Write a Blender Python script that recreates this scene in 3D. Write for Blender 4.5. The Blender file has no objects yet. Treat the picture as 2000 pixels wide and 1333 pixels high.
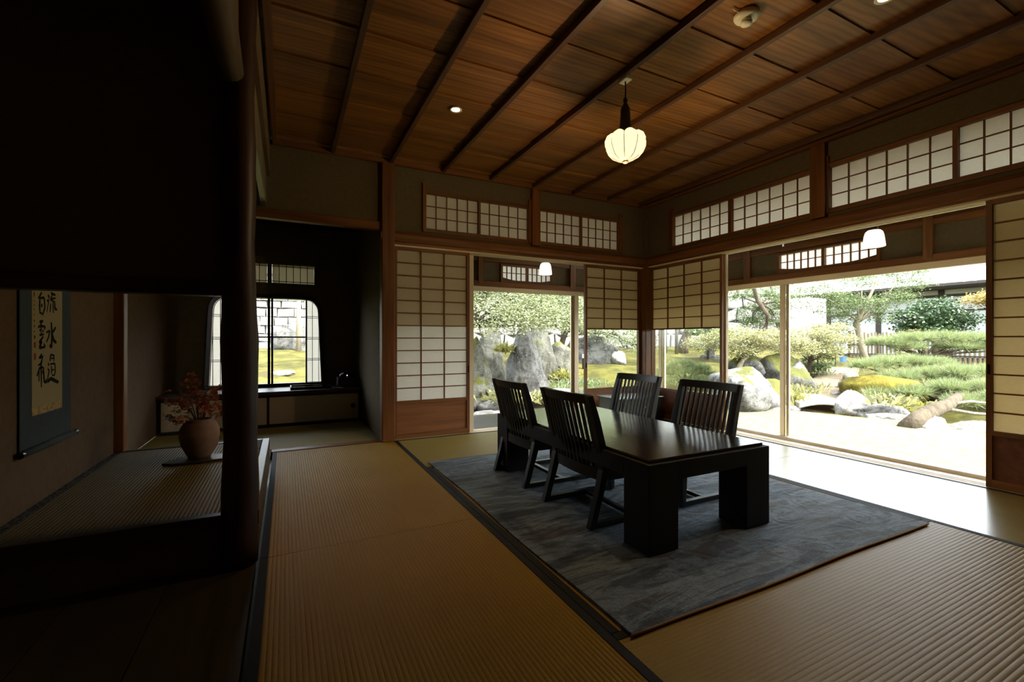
import bpy, bmesh, math, random
import numpy as np
from mathutils import Vector, Matrix, noise as mnoise

SC = bpy.context.scene
COL = SC.collection
R = math.radians

# ------------------------------------------------------------------ camera, world, sun, exposure
cam_d = bpy.data.cameras.new('camera')
cam = bpy.data.objects.new('camera', cam_d)
COL.objects.link(cam)
cam.location = (0, 0, 0.9)
cam.rotation_euler = (R(90), 0, -0.4651)
cam_d.sensor_width = 36
cam_d.lens = 877.26 / 2000 * 36
cam_d.shift_y = -0.00125
cam_d.clip_start = 0.02
cam_d.clip_end = 300
SC.camera = cam

world = bpy.data.worlds.new('world')
SC.world = world
world.use_nodes = True
wn = world.node_tree
wn.nodes.clear()
w_out = wn.nodes.new('ShaderNodeOutputWorld')
w_bg = wn.nodes.new('ShaderNodeBackground')
w_sky = wn.nodes.new('ShaderNodeTexSky')
w_sky.sky_type = 'NISHITA'
w_sky.sun_disc = False
w_sky.sun_elevation = R(52)
w_sky.sun_rotation = R(148)
w_sky.air_density = 1.2
w_sky.dust_density = 3.0
w_sky.ozone_density = 0.6
w_bg.inputs['Strength'].default_value = 0.70
w_hs = wn.nodes.new('ShaderNodeHueSaturation')
w_hs.inputs['Saturation'].default_value = 0.32
wn.links.new(w_sky.outputs[0], w_hs.inputs['Color'])
wn.links.new(w_hs.outputs[0], w_bg.inputs[0])
wn.links.new(w_bg.outputs[0], w_out.inputs[0])

sun_d = bpy.data.lights.new('sun', 'SUN')
sun_d.energy = 4.3
sun_d.angle = R(6)
sun_d.color = (1.0, 0.95, 0.86)
sun = bpy.data.objects.new('sun', sun_d)
COL.objects.link(sun)
sun.location = (6, -8, 12)
# light comes from high up behind and to the right of the camera
sdir = Vector((0.45, -0.72, 1.0)).normalized()
sun.rotation_euler = sdir.to_track_quat('Z', 'Y').to_euler()

SC.view_settings.view_transform = 'Standard'
SC.view_settings.look = 'None'
SC.view_settings.exposure = 1.75
SC.view_settings.gamma = 1.0
SC.view_settings.use_curve_mapping = False
cy = SC.cycles
cy.use_denoising = True
cy.max_bounces = 7
cy.diffuse_bounces = 4
cy.glossy_bounces = 3
cy.transmission_bounces = 6
cy.transparent_max_bounces = 12
cy.sample_clamp_indirect = 6.0
cy.caustics_reflective = False
cy.caustics_refractive = False

# ------------------------------------------------------------------ mesh helpers
class MB:
    def __init__(self):
        self.v = []
        self.f = []
    def add(self, vs, fs):
        o = len(self.v)
        self.v.extend([tuple(p) for p in vs])
        self.f.extend([tuple(i + o for i in f) for f in fs])
        return self
    def box(self, x0, y0, z0, x1, y1, z1):
        vs = [(x0, y0, z0), (x1, y0, z0), (x1, y1, z0), (x0, y1, z0),
              (x0, y0, z1), (x1, y0, z1), (x1, y1, z1), (x0, y1, z1)]
        return self.add(vs, [(0, 3, 2, 1), (4, 5, 6, 7), (0, 1, 5, 4), (1, 2, 6, 5), (2, 3, 7, 6), (3, 0, 4, 7)])
    def sweep(self, secs, cap=True):
        """secs: list of rings (same vertex count) joined in order"""
        n = len(secs[0])
        vs = [p for s in secs for p in s]
        fs = []
        for k in range(len(secs) - 1):
            for i in range(n):
                j = (i + 1) % n
                fs.append((k * n + i, k * n + j, (k + 1) * n + j, (k + 1) * n + i))
        if cap:
            fs.append(tuple(range(n - 1, -1, -1)))
            fs.append(tuple((len(secs) - 1) * n + i for i in range(n)))
        return self.add(vs, fs)
    def tube(self, pts, rad, n=8, cap=True):
        pts = [Vector(p) for p in pts]
        if not hasattr(rad, '__len__'):
            rad = [rad] * len(pts)
        secs = []
        ref = Vector((0.13, 0.21, 1.0))
        for i, p in enumerate(pts):
            t = (pts[min(i + 1, len(pts) - 1)] - pts[max(i - 1, 0)]).normalized()
            a = t.cross(ref)
            if a.length < 1e-3:
                a = t.cross(Vector((1, 0, 0)))
            a.normalize()
            b = t.cross(a).normalized()
            secs.append([p + (a * math.cos(q) + b * math.sin(q)) * rad[i] for q in [2 * math.pi * k / n for k in range(n)]])
        return self.sweep(secs, cap)
    def lathe(self, prof, n=24, c=(0, 0, 0), wob=None):
        secs = []
        for r, z in prof:
            ring = []
            for k in range(n):
                q = 2 * math.pi * k / n
                rr = r * (wob(q, z) if wob else 1.0)
                ring.append((c[0] + rr * math.cos(q), c[1] + rr * math.sin(q), c[2] + z))
            secs.append(ring)
        return self.sweep(secs)
    def poly(self, pts, off):
        """prism: polygon pts (3d) extruded by vector off"""
        n = len(pts)
        o = Vector(off)
        vs = [Vector(p) for p in pts] + [Vector(p) + o for p in pts]
        fs = [tuple(range(n - 1, -1, -1)), tuple(range(n, 2 * n))]
        for i in range(n):
            j = (i + 1) % n
            fs.append((i, j, n + j, n + i))
        return self.add(vs, fs)
    def mesh(self, name, mat, smooth=False):
        me = bpy.data.meshes.new(name)
        me.from_pydata(self.v, [], self.f)
        bm = bmesh.new()
        bm.from_mesh(me)
        bmesh.ops.recalc_face_normals(bm, faces=bm.faces)
        bm.to_mesh(me)
        bm.free()
        if mat:
            me.materials.append(mat)
        if smooth:
            me.polygons.foreach_set('use_smooth', [True] * len(me.polygons))
        return me
    def build(self, name, mat, parent=None, loc=(0, 0, 0), smooth=False, bevel=0):
        return place(name, self.mesh(name, mat, smooth), parent, loc, bevel)

def place(name, me, parent=None, loc=(0, 0, 0), bevel=0, rz=0):
    o = bpy.data.objects.new(name, me)
    COL.objects.link(o)
    o.location = loc
    if rz:
        o.rotation_euler = (0, 0, rz)
    if parent:
        o.parent = parent
    if bevel:
        m = o.modifiers.new('bevel', 'BEVEL')
        m.width = bevel
        m.segments = 2
        m.limit_method = 'ANGLE'
    return o

def tag(o, label=None, cat=None, group=None, kind=None):
    if label: o['label'] = label
    if cat: o['category'] = cat
    if group: o['group'] = group
    if kind: o['kind'] = kind
    return o

def empty(name, loc=(0, 0, 0), rz=0):
    o = bpy.data.objects.new(name, None)
    COL.objects.link(o)
    o.location = loc
    o.rotation_euler = (0, 0, rz)
    o.empty_display_size = 0.1
    return o

def copy_tree(o, parent=None):
    c = o.copy()
    COL.objects.link(c)
    c.parent = parent
    for ch in list(o.children):
        copy_tree(ch, c)
    return c

def npmesh(name, V, F, mat):
    me = bpy.data.meshes.new(name)
    n, k = F.shape
    me.vertices.add(len(V))
    me.vertices.foreach_set('co', np.ascontiguousarray(V, np.float32).ravel())
    me.loops.add(n * k)
    me.loops.foreach_set('vertex_index', np.ascontiguousarray(F, np.int32).ravel())
    me.polygons.add(n)
    me.polygons.foreach_set('loop_start', np.arange(0, n * k, k, dtype=np.int32))
    me.polygons.foreach_set('loop_total', np.full(n, k, np.int32))
    me.update(calc_edges=True)
    me.materials.append(mat)
    return me

# ------------------------------------------------------------------ materials
def newmat(name):
    m = bpy.data.materials.new(name)
    m.use_nodes = True
    nt = m.node_tree
    b = nt.nodes['Principled BSDF']
    return m, nt, b

def N(nt, t, **kw):
    n = nt.nodes.new(t)
    for k, v in kw.items():
        setattr(n, k, v)
    return n

def ramp(nt, fac, stops):
    r = N(nt, 'ShaderNodeValToRGB')
    el = r.color_ramp.elements
    el[0].position, el[0].color = stops[0][0], (*stops[0][1], 1)
    el[1].position, el[1].color = stops[-1][0], (*stops[-1][1], 1)
    for p, c in stops[1:-1]:
        e = el.new(p)
        e.color = (*c, 1)
    nt.links.new(fac, r.inputs[0])
    return r.outputs[0]

def coords(nt, scale=(1, 1, 1), space='Object', rot=(0, 0, 0), rnd=False):
    tc = N(nt, 'ShaderNodeTexCoord')
    mp = N(nt, 'ShaderNodeMapping')
    mp.inputs['Scale'].default_value = scale
    mp.inputs['Rotation'].default_value = rot
    src = tc.outputs[space]
    if rnd:
        oi = N(nt, 'ShaderNodeObjectInfo')
        mul = N(nt, 'ShaderNodeVectorMath', operation='SCALE')
        mul.inputs[0].default_value = (13.1, 7.7, 5.3)
        nt.links.new(oi.outputs['Random'], mul.inputs['Scale'])
        add = N(nt, 'ShaderNodeVectorMath', operation='ADD')
        nt.links.new(src, add.inputs[0])
        nt.links.new(mul.outputs[0], add.inputs[1])
        src = add.outputs[0]
    nt.links.new(src, mp.inputs[0])
    return mp.outputs[0]

def noise_tex(nt, vec, scale=5, detail=4, rough=0.55, dist=0.0):
    n = N(nt, 'ShaderNodeTexNoise')
    n.inputs['Scale'].default_value = scale
    n.inputs['Detail'].default_value = detail
    n.inputs['Roughness'].default_value = rough
    n.inputs['Distortion'].default_value = dist
    if vec is not None:
        nt.links.new(vec, n.inputs['Vector'])
    return n.outputs[0]

def bump(nt, b, h, strength=0.3, dist=0.01):
    n = N(nt, 'ShaderNodeBump')
    n.inputs['Strength'].default_value = strength
    n.inputs['Distance'].default_value = dist
    nt.links.new(h, n.inputs['Height'])
    nt.links.new(n.outputs[0], b.inputs['Normal'])

def m_plain(name, col, rough=0.6, spec=0.3, metal=0):
    m, nt, b = newmat(name)
    b.inputs['Base Color'].default_value = (*col, 1)
    b.inputs['Roughness'].default_value = rough
    b.inputs['Specular IOR Level'].default_value = spec
    b.inputs['Metallic'].default_value = metal
    return m

def m_wood(name, lo, hi, axis='Z', rough=0.5, spec=0.35, freq=22, cath=False):
    m, nt, b = newmat(name)
    st = {'X': (0.05, 1, 1), 'Y': (1, 0.05, 1), 'Z': (1, 1, 0.05)}[axis]
    vec = coords(nt, st, rnd=True)
    a = noise_tex(nt, vec, freq, 5, 0.6, 0.4)
    mid = tuple((p + q) / 2 for p, q in zip(lo, hi))
    c1 = ramp(nt, a, [(0.3, lo), (0.5, mid), (0.7, hi)])
    st2 = {'X': (0.35, 1, 1), 'Y': (1, 0.35, 1), 'Z': (1, 1, 0.35)}[axis]
    big = noise_tex(nt, coords(nt, st2, rnd=True), 2.2, 2)
    mx = N(nt, 'ShaderNodeMix', data_type='RGBA', blend_type='MULTIPLY')
    mx.inputs['Factor'].default_value = 0.45
    nt.links.new(c1, mx.inputs['A'])
    nt.links.new(ramp(nt, big, [(0.3, (0.45, 0.42, 0.40)), (0.7, (1.25, 1.2, 1.1))]), mx.inputs['B'])
    out = mx.outputs['Result']
    if cath:
        w = N(nt, 'ShaderNodeTexWave', wave_type='RINGS', rings_direction='Z')
        w.inputs['Scale'].default_value = 9
        w.inputs['Distortion'].default_value = 5
        w.inputs['Detail'].default_value = 2
        w.inputs['Detail Scale'].default_value = 1.2
        st3 = {'X': (0.16, 1, 1), 'Y': (1, 0.16, 1), 'Z': (1, 1, 0.16)}[axis]
        nt.links.new(coords(nt, st3, rnd=True), w.inputs['Vector'])
        m2 = N(nt, 'ShaderNodeMix', data_type='RGBA', blend_type='MULTIPLY')
        m2.inputs['Factor'].default_value = 0.55
        nt.links.new(out, m2.inputs['A'])
        nt.links.new(ramp(nt, w.outputs[0], [(0.0, (0.62, 0.55, 0.48)), (0.6, (1.1, 1.08, 1.05))]), m2.inputs['B'])
        out = m2.outputs['Result']
    nt.links.new(out, b.inputs['Base Color'])
    b.inputs['Roughness'].default_value = rough
    b.inputs['Specular IOR Level'].default_value = spec
    bump(nt, b, a, 0.12, 0.003)
    return m

def m_noise(name, stops, scale=6, rough=0.8, spec=0.2, bs=0.3, bd=0.01, detail=6, stretch=(1, 1, 1), space='Object', rnd=False):
    m, nt, b = newmat(name)
    vec = coords(nt, stretch, space, rnd=rnd)
    a = noise_tex(nt, vec, scale, detail, 0.62)
    nt.links.new(ramp(nt, a, stops), b.inputs['Base Color'])
    b.inputs['Roughness'].default_value = rough
    b.inputs['Specular IOR Level'].default_value = spec
    if bs:
        bump(nt, b, noise_tex(nt, vec, scale * 4, 4), bs, bd)
    return m

def m_paper(name, col, trans=0.6):
    m = bpy.data.materials.new(name)
    m.use_nodes = True
    nt = m.node_tree
    nt.nodes.clear()
    out = N(nt, 'ShaderNodeOutputMaterial')
    d = N(nt, 'ShaderNodeBsdfDiffuse')
    t = N(nt, 'ShaderNodeBsdfTranslucent')
    mx = N(nt, 'ShaderNodeMixShader')
    fib = noise_tex(nt, coords(nt, (1, 1, 3), rnd=True), 40, 5, 0.7)
    c = ramp(nt, fib, [(0.3, tuple(x * 0.93 for x in col)), (0.7, col)])
    nt.links.new(c, d.inputs[0])
    nt.links.new(c, t.inputs[0])
    mx.inputs[0].default_value = trans
    nt.links.new(d.outputs[0], mx.inputs[1])
    nt.links.new(t.outputs[0], mx.inputs[2])
    nt.links.new(mx.outputs[0], out.inputs[0])
    return m

def m_glass(name):
    m = bpy.data.materials.new(name)
    m.use_nodes = True
    nt = m.node_tree
    nt.nodes.clear()
    out = N(nt, 'ShaderNodeOutputMaterial')
    t = N(nt, 'ShaderNodeBsdfTransparent')
    t.inputs[0].default_value = (0.97, 0.985, 0.975, 1)
    g = N(nt, 'ShaderNodeBsdfGlossy')
    g.inputs['Roughness'].default_value = 0.02
    fr = N(nt, 'ShaderNodeFresnel')
    fr.inputs['IOR'].default_value = 1.35
    mx = N(nt, 'ShaderNodeMixShader')
    nt.links.new(fr.outputs[0], mx.inputs[0])
    nt.links.new(t.outputs[0], mx.inputs[1])
    nt.links.new(g.outputs[0], mx.inputs[2])
    nt.links.new(mx.outputs[0], out.inputs[0])
    return m

def m_emit(name, col, strength):
    m = bpy.data.materials.new(name)
    m.use_nodes = True
    nt = m.node_tree
    nt.nodes.clear()
    out = N(nt, 'ShaderNodeOutputMaterial')
    e = N(nt, 'ShaderNodeEmission')
    e.inputs[0].default_value = (*col, 1)
    e.inputs[1].default_value = strength
    nt.links.new(e.outputs[0], out.inputs[0])
    return m

def m_leaf(name, cols, trans=0.45, rough=0.6):
    m = bpy.data.materials.new(name)
    m.use_nodes = True
    nt = m.node_tree
    nt.nodes.clear()
    out = N(nt, 'ShaderNodeOutputMaterial')
    geo = N(nt, 'ShaderNodeNewGeometry')
    k = len(cols)
    c = ramp(nt, geo.outputs['Random Per Island'], [(i / (k - 1), cc) for i, cc in enumerate(cols)])
    d = N(nt, 'ShaderNodeBsdfDiffuse')
    t = N(nt, 'ShaderNodeBsdfTranslucent')
    g = N(nt, 'ShaderNodeBsdfGlossy')
    g.inputs['Roughness'].default_value = rough
    g.inputs[0].default_value = (0.8, 0.8, 0.8, 1)
    nt.links.new(c, d.inputs[0])
    nt.links.new(c, t.inputs[0])
    mx = N(nt, 'ShaderNodeMixShader')
    mx.inputs[0].default_value = trans
    nt.links.new(d.outputs[0], mx.inputs[1])
    nt.links.new(t.outputs[0], mx.inputs[2])
    m2 = N(nt, 'ShaderNodeMixShader')
    m2.inputs[0].default_value = 0.05
    nt.links.new(mx.outputs[0], m2.inputs[1])
    nt.links.new(g.outputs[0], m2.inputs[2])
    nt.links.new(m2.outputs[0], out.inputs[0])
    return m

def m_tatami(name, lo, hi, rough=0.6, spec=0.15, bs=0.25):
    m, nt, b = newmat(name)
    vec = coords(nt, (1, 1, 1), 'Object')
    fine = noise_tex(nt, coords(nt, (1, 1, 1)), 260, 3, 0.7)
    big = noise_tex(nt, vec, 2.5, 3)
    c = ramp(nt, fine, [(0.3, lo), (0.7, hi)])
    mx = N(nt, 'ShaderNodeMix', data_type='RGBA', blend_type='MULTIPLY')
    mx.inputs['Factor'].default_value = 0.35
    nt.links.new(c, mx.inputs['A'])
    nt.links.new(ramp(nt, big, [(0.3, (0.75, 0.72, 0.66)), (0.7, (1.1, 1.08, 1.0))]), mx.inputs['B'])
    nt.links.new(mx.outputs['Result'], b.inputs['Base Color'])
    b.inputs['Roughness'].default_value = rough
    b.inputs['Specular IOR Level'].default_value = spec
    bump(nt, b, fine, bs, 0.002)
    return m

def m_rug():
    m, nt, b = newmat('rug_pile')
    v = coords(nt, (0.35, 1.6, 1))
    a = noise_tex(nt, v, 4.5, 8, 0.72, 0.6)
    base = ramp(nt, a, [(0.32, (0.012, 0.018, 0.026)), (0.43, (0.035, 0.062, 0.095)), (0.51, (0.17, 0.24, 0.31)), (0.57, (0.055, 0.08, 0.105)), (0.70, (0.085, 0.065, 0.048))])
    vor = N(nt, 'ShaderNodeTexVoronoi', feature='SMOOTH_F1')
    vor.inputs['Scale'].default_value = 7
    nt.links.new(coords(nt, (1, 1, 1)), vor.inputs['Vector'])
    f = noise_tex(nt, coords(nt), 90, 4, 0.7)
    mx = N(nt, 'ShaderNodeMix', data_type='RGBA', blend_type='MULTIPLY')
    mx.inputs['Factor'].default_value = 0.7
    nt.links.new(base, mx.inputs['A'])
    nt.links.new(ramp(nt, f, [(0.3, (0.5, 0.5, 0.5)), (0.7, (1.25, 1.25, 1.25))]), mx.inputs['B'])
    nt.links.new(mx.outputs['Result'], b.inputs['Base Color'])
    b.inputs['Roughness'].default_value = 0.75
    b.inputs['Specular IOR Level'].default_value = 0.25
    b.inputs['Sheen Weight'].default_value = 0.18
    ad = N(nt, 'ShaderNodeMath', operation='ADD')
    w = N(nt, 'ShaderNodeMath', operation='SINE')
    ml = N(nt, 'ShaderNodeMath', operation='MULTIPLY')
    ml.inputs[1].default_value = 26
    nt.links.new(vor.outputs['Distance'], ml.inputs[0])
    nt.links.new(ml.outputs[0], w.inputs[0])
    m3 = N(nt, 'ShaderNodeMath', operation='MULTIPLY')
    m3.inputs[1].default_value = 0.25
    nt.links.new(w.outputs[0], m3.inputs[0])
    nt.links.new(m3.outputs[0], ad.inputs[0])
    nt.links.new(f, ad.inputs[1])
    bump(nt, b, ad.outputs[0], 0.6, 0.006)
    return m

def m_stone(name, lo, hi, moss=0.0, scale=3.0):
    m, nt, b = newmat(name)
    v = coords(nt, rnd=True)
    a = noise_tex(nt, v, scale, 9, 0.7, 0.5)
    mid = tuple(0.5 * (p + q) for p, q in zip(lo, hi))
    c = ramp(nt, a, [(0.33, lo), (0.48, mid), (0.62, hi), (0.75, mid)])
    li = noise_tex(nt, v, scale * 6, 6, 0.75, 0.3)
    ml_ = N(nt, 'ShaderNodeMix', data_type='RGBA')
    nt.links.new(ramp(nt, li, [(0.54, (0, 0, 0)), (0.62, (0.75, 0.75, 0.75))]), ml_.inputs['Factor'])
    nt.links.new(c, ml_.inputs['A'])
    ml_.inputs['B'].default_value = (*[min(0.5, x * 1.35) for x in hi], 1)
    md_ = N(nt, 'ShaderNodeMix', data_type='RGBA')
    nt.links.new(ramp(nt, noise_tex(nt, v, scale * 2.2, 8, 0.8, 1.2), [(0.36, (0.85, 0.85, 0.85)), (0.44, (0, 0, 0))]), md_.inputs['Factor'])
    nt.links.new(ml_.outputs['Result'], md_.inputs['A'])
    md_.inputs['B'].default_value = (*[x * 0.8 for x in lo], 1)
    out = c = md_.outputs['Result']
    if moss > 0:
        geo = N(nt, 'ShaderNodeNewGeometry')
        sep = N(nt, 'ShaderNodeSeparateXYZ')
        nt.links.new(geo.outputs['Normal'], sep.inputs[0])
        mn = noise_tex(nt, v, 2.6, 4)
        ad = N(nt, 'ShaderNodeMath', operation='MULTIPLY_ADD')
        ad.inputs[1].default_value = 0.5
        nt.links.new(sep.outputs['Z'], ad.inputs[0])
        nt.links.new(mn, ad.inputs[2])
        fac = ramp(nt, ad.outputs[0], [(1.0 - moss * 0.5, (0, 0, 0)), (1.1 - moss * 0.5, (1, 1, 1))])
        mx = N(nt, 'ShaderNodeMix', data_type='RGBA')
        nt.links.new(fac, mx.inputs['Factor'])
        nt.links.new(c, mx.inputs['A'])
        mx.inputs['B'].default_value = (0.058, 0.060, 0.011, 1)
        out = mx.outputs['Result']
    nt.links.new(out, b.inputs['Base Color'])
    b.inputs['Roughness'].default_value = 0.9
    b.inputs['Specular IOR Level'].default_value = 0.2
    bump(nt, b, noise_tex(nt, v, scale * 5, 8, 0.7), 0.7, 0.04)
    return m

M = {}
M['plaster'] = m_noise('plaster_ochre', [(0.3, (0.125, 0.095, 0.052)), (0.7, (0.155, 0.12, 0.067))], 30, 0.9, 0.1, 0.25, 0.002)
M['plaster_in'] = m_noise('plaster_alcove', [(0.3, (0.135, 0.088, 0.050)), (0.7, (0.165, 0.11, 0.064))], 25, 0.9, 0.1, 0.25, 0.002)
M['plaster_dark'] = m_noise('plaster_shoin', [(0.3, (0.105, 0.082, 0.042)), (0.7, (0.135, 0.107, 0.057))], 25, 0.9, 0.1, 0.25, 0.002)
M['wood_v'] = m_wood('cedar_upright', (0.11, 0.039, 0.007), (0.25, 0.098, 0.020), 'Z')
M['wood_x'] = m_wood('cedar_along_back', (0.11, 0.039, 0.007), (0.25, 0.098, 0.020), 'X')
M['wood_y'] = m_wood('cedar_along_side', (0.11, 0.039, 0.007), (0.25, 0.098, 0.020), 'Y')
M['panel_x'] = m_wood('skirt_board_back', (0.20, 0.075, 0.025), (0.33, 0.14, 0.055), 'X', rough=0.4)
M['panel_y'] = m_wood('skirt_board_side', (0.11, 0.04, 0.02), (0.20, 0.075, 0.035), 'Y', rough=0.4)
M['pale_v'] = m_wood('pale_cypress', (0.74, 0.62, 0.43), (0.84, 0.73, 0.54), 'Z', rough=0.5)
M['pale_x'] = m_wood('pale_cypress_back', (0.74, 0.62, 0.43), (0.84, 0.73, 0.54), 'X', rough=0.5)
M['pale_y'] = m_wood('pale_cypress_side', (0.74, 0.62, 0.43), (0.84, 0.73, 0.54), 'Y', rough=0.5)
M['dark_x'] = m_wood('dark_wood_back', (0.03, 0.020, 0.010), (0.07, 0.045, 0.022), 'X', rough=0.4)
M['dark_y'] = m_wood('dark_wood_side', (0.028, 0.021, 0.009), (0.06, 0.045, 0.02), 'Y', rough=0.4)
M['dark_v'] = m_wood('dark_wood_upright', (0.03, 0.016, 0.01), (0.08, 0.042, 0.026), 'Z', rough=0.5)
M['log'] = m_wood('bark_log', (0.026, 0.011, 0.007), (0.075, 0.030, 0.016), 'Z', rough=0.45, freq=14)
M['log_y'] = m_wood('bark_log_lintel', (0.07, 0.045, 0.03), (0.16, 0.11, 0.07), 'Y', rough=0.5, freq=14)
M['ceil'] = m_wood('ceiling_cedar', (0.15, 0.062, 0.012), (0.34, 0.155, 0.036), 'X', rough=0.45, spec=0.3, freq=16, cath=True)
M['batten'] = m_wood('batten_cedar', (0.06, 0.026, 0.010), (0.13, 0.06, 0.026), 'Y', rough=0.5)
M['grain'] = m_wood('figured_plank', (0.14, 0.11, 0.07), (0.30, 0.25, 0.17), 'Y', rough=0.4, freq=10, cath=True)
M['paper'] = m_paper('shoji_paper', (0.92, 0.89, 0.81), 0.66)
M['paper_dim'] = m_paper('dim_paper', (0.50, 0.46, 0.33), 0.4)  # dimness under the eave is put into the paper colour
M['paper_tan'] = m_paper('tan_dimmed_paper', (0.84, 0.74, 0.53), 0.6)  # tan carries the light lost through two layers of paper
M['paper_w'] = m_paper('shoin_paper', (0.85, 0.83, 0.76), 0.6)
M['glass'] = m_glass('window_glass')
M['black'] = m_plain('black_lacquer', (0.010, 0.010, 0.011), 0.25, 0.5)
M['black_matt'] = m_plain('black_matt', (0.012, 0.012, 0.013), 0.6, 0.3)
M['table'] = m_wood('table_black_oak', (0.010, 0.010, 0.009), (0.020, 0.020, 0.018), 'Y', rough=0.15, spec=1.0, freq=40)
M['chair'] = m_wood('chair_black_oak', (0.007, 0.0075, 0.0075), (0.014, 0.0145, 0.0145), 'Z', rough=0.42, spec=0.4, freq=40)
M['table_side'] = m_wood('table_leg_oak', (0.006, 0.0065, 0.007), (0.012, 0.013, 0.0135), 'Z', rough=0.55, spec=0.3, freq=40)
M['cushion'] = m_noise('cushion_cloth', [(0.3, (0.13, 0.10, 0.05)), (0.7, (0.18, 0.14, 0.075))], 120, 0.9, 0.1, 0.3, 0.002)
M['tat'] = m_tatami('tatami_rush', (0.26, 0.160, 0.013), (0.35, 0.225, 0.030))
M['tat_dim'] = m_tatami('tatami_rush_alcove', (0.125, 0.098, 0.030), (0.175, 0.14, 0.050))  # darker copy of the green rush, alcove dimness put into its colour
M['tat_mid'] = m_tatami('tatami_rush_glare', (0.25, 0.175, 0.035), (0.34, 0.25, 0.065), 0.5, 0.22)  # greyer rush, daylight glare on the ribs put into the colour
M['tat_green'] = m_tatami('tatami_rush_green', (0.25, 0.205, 0.06), (0.33, 0.275, 0.095))
M['tat_gloss'] = m_tatami('tatami_rush_sheen', (0.25, 0.215, 0.08), (0.33, 0.285, 0.115), 0.20, 1.0, 0.06)
M['heri'] = m_noise('tatami_border', [(0.3, (0.010, 0.011, 0.012)), (0.7, (0.018, 0.02, 0.021))], 200, 0.75, 0.25, 0.3, 0.001)
M['heri_pattern'] = m_noise('toko_border', [(0.45, (0.012, 0.013, 0.016)), (0.55, (0.10, 0.10, 0.09))], 60, 0.8, 0.2, 0.2, 0.001, detail=1)
M['rug'] = m_rug()
M['binding'] = m_plain('rug_binding', (0.34, 0.21, 0.11), 0.8, 0.1)
M['white'] = m_plain('white_plastic', (0.80, 0.78, 0.64), 0.4, 0.4)
M['metal'] = m_plain('brushed_metal', (0.5, 0.48, 0.42), 0.35, 0.5, 1.0)
M['shade'] = m_emit('pendant_glow', (1.0, 0.79, 0.42), 0.46)
M['shade_s'] = m_emit('porch_lamp_glow', (1.0, 0.86, 0.58), 0.7)
M['dl'] = m_emit('downlight_glow', (1.0, 0.72, 0.32), 6)
M['led'] = m_emit('indicator_glow', (0.9, 0.95, 1.0), 4)
M['bronze'] = m_plain('lamp_bronze', (0.05, 0.032, 0.018), 0.45, 0.4, 0.4)
M['scroll_blue'] = m_noise('scroll_mount', [(0.3, (0.05, 0.068, 0.078)), (0.7, (0.07, 0.092, 0.105))], 90, 0.85, 0.15, 0.2, 0.001)
M['scroll_paper'] = m_plain('scroll_paper', (0.40, 0.345, 0.19), 0.85, 0.1)
M['scroll_gold'] = m_noise('scroll_brocade', [(0.42, (0.36, 0.22, 0.06)), (0.58, (0.50, 0.38, 0.16))], 70, 0.7, 0.3, 0.1, 0.001, detail=1)
M['ink'] = m_plain('ink', (0.012, 0.011, 0.010), 0.8, 0.1)
M['seal'] = m_plain('seal_red', (0.32, 0.06, 0.03), 0.8, 0.1)
M['fusuma'] = m_noise('fusuma_paper', [(0.3, (0.46, 0.37, 0.24)), (0.7, (0.52, 0.43, 0.29))], 40, 0.85, 0.1, 0.1, 0.001)
M['vase'] = m_noise('stoneware', [(0.3, (0.16, 0.085, 0.05)), (0.55, (0.26, 0.15, 0.09)), (0.75, (0.34, 0.22, 0.14))], 7, 0.7, 0.3, 0.4, 0.004)
M['red_leaf'] = m_leaf('autumn_leaf', [(0.30, 0.05, 0.02), (0.42, 0.10, 0.03), (0.36, 0.16, 0.05)], 0.35)
M['stem'] = m_plain('stem_brown', (0.10, 0.06, 0.035), 0.8, 0.1)

# garden
M['moss'] = m_noise('moss_ground', [(0.30, (0.052, 0.036, 0.018)), (0.44, (0.042, 0.041, 0.012)), (0.56, (0.072, 0.066, 0.015)), (0.70, (0.095, 0.072, 0.035))], 1.3, 0.95, 0.1, 0.6, 0.05, detail=9)
M['lawn'] = m_noise('lawn_grass', [(0.35, (0.108, 0.107, 0.050)), (0.65, (0.152, 0.148, 0.082))], 9, 0.95, 0.1, 0.5, 0.02, detail=10)
M['path'] = m_noise('earth_path', [(0.3, (0.13, 0.10, 0.065)), (0.7, (0.19, 0.155, 0.11))], 6, 0.95, 0.1, 0.4, 0.02)
M['yellowmoss'] = m_noise('yellow_moss', [(0.3, (0.065, 0.052, 0.007)), (0.7, (0.13, 0.11, 0.018))], 8, 0.95, 0.1, 0.7, 0.03)
M['rock'] = m_stone('garden_rock', (0.020, 0.019, 0.016), (0.15, 0.147, 0.138), 0.05)
M['rock_moss'] = m_stone('mossy_rock', (0.016, 0.017, 0.011), (0.105, 0.102, 0.085), 0.7)
M['rock_dark'] = m_stone('dark_rock', (0.012, 0.013, 0.010), (0.085, 0.085, 0.068), 0.45)  # darker rock colours with some moss on top
M['rock_white'] = m_stone('pale_rock', (0.075, 0.068, 0.058), (0.25, 0.24, 0.22), 0.0)
M['slab'] = m_stone('bridge_stone', (0.26, 0.245, 0.22), (0.32, 0.305, 0.28), 0.0, 2)
M['wallstone'] = m_stone('wall_stone', (0.10, 0.096, 0.085), (0.25, 0.245, 0.228), 0.0, 2.2)
M['joint'] = m_plain('wall_joint', (0.035, 0.03, 0.022), 0.95, 0.05)
M['bark'] = m_noise('bark', [(0.3, (0.034, 0.026, 0.017)), (0.7, (0.095, 0.076, 0.054))], 9, 0.95, 0.1, 0.8, 0.03, stretch=(1, 1, 0.25))
M['bark_pale'] = m_noise('bark_pale', [(0.3, (0.14, 0.115, 0.075)), (0.7, (0.26, 0.225, 0.16))], 9, 0.95, 0.1, 0.6, 0.02, stretch=(1, 1, 0.25))
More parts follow.
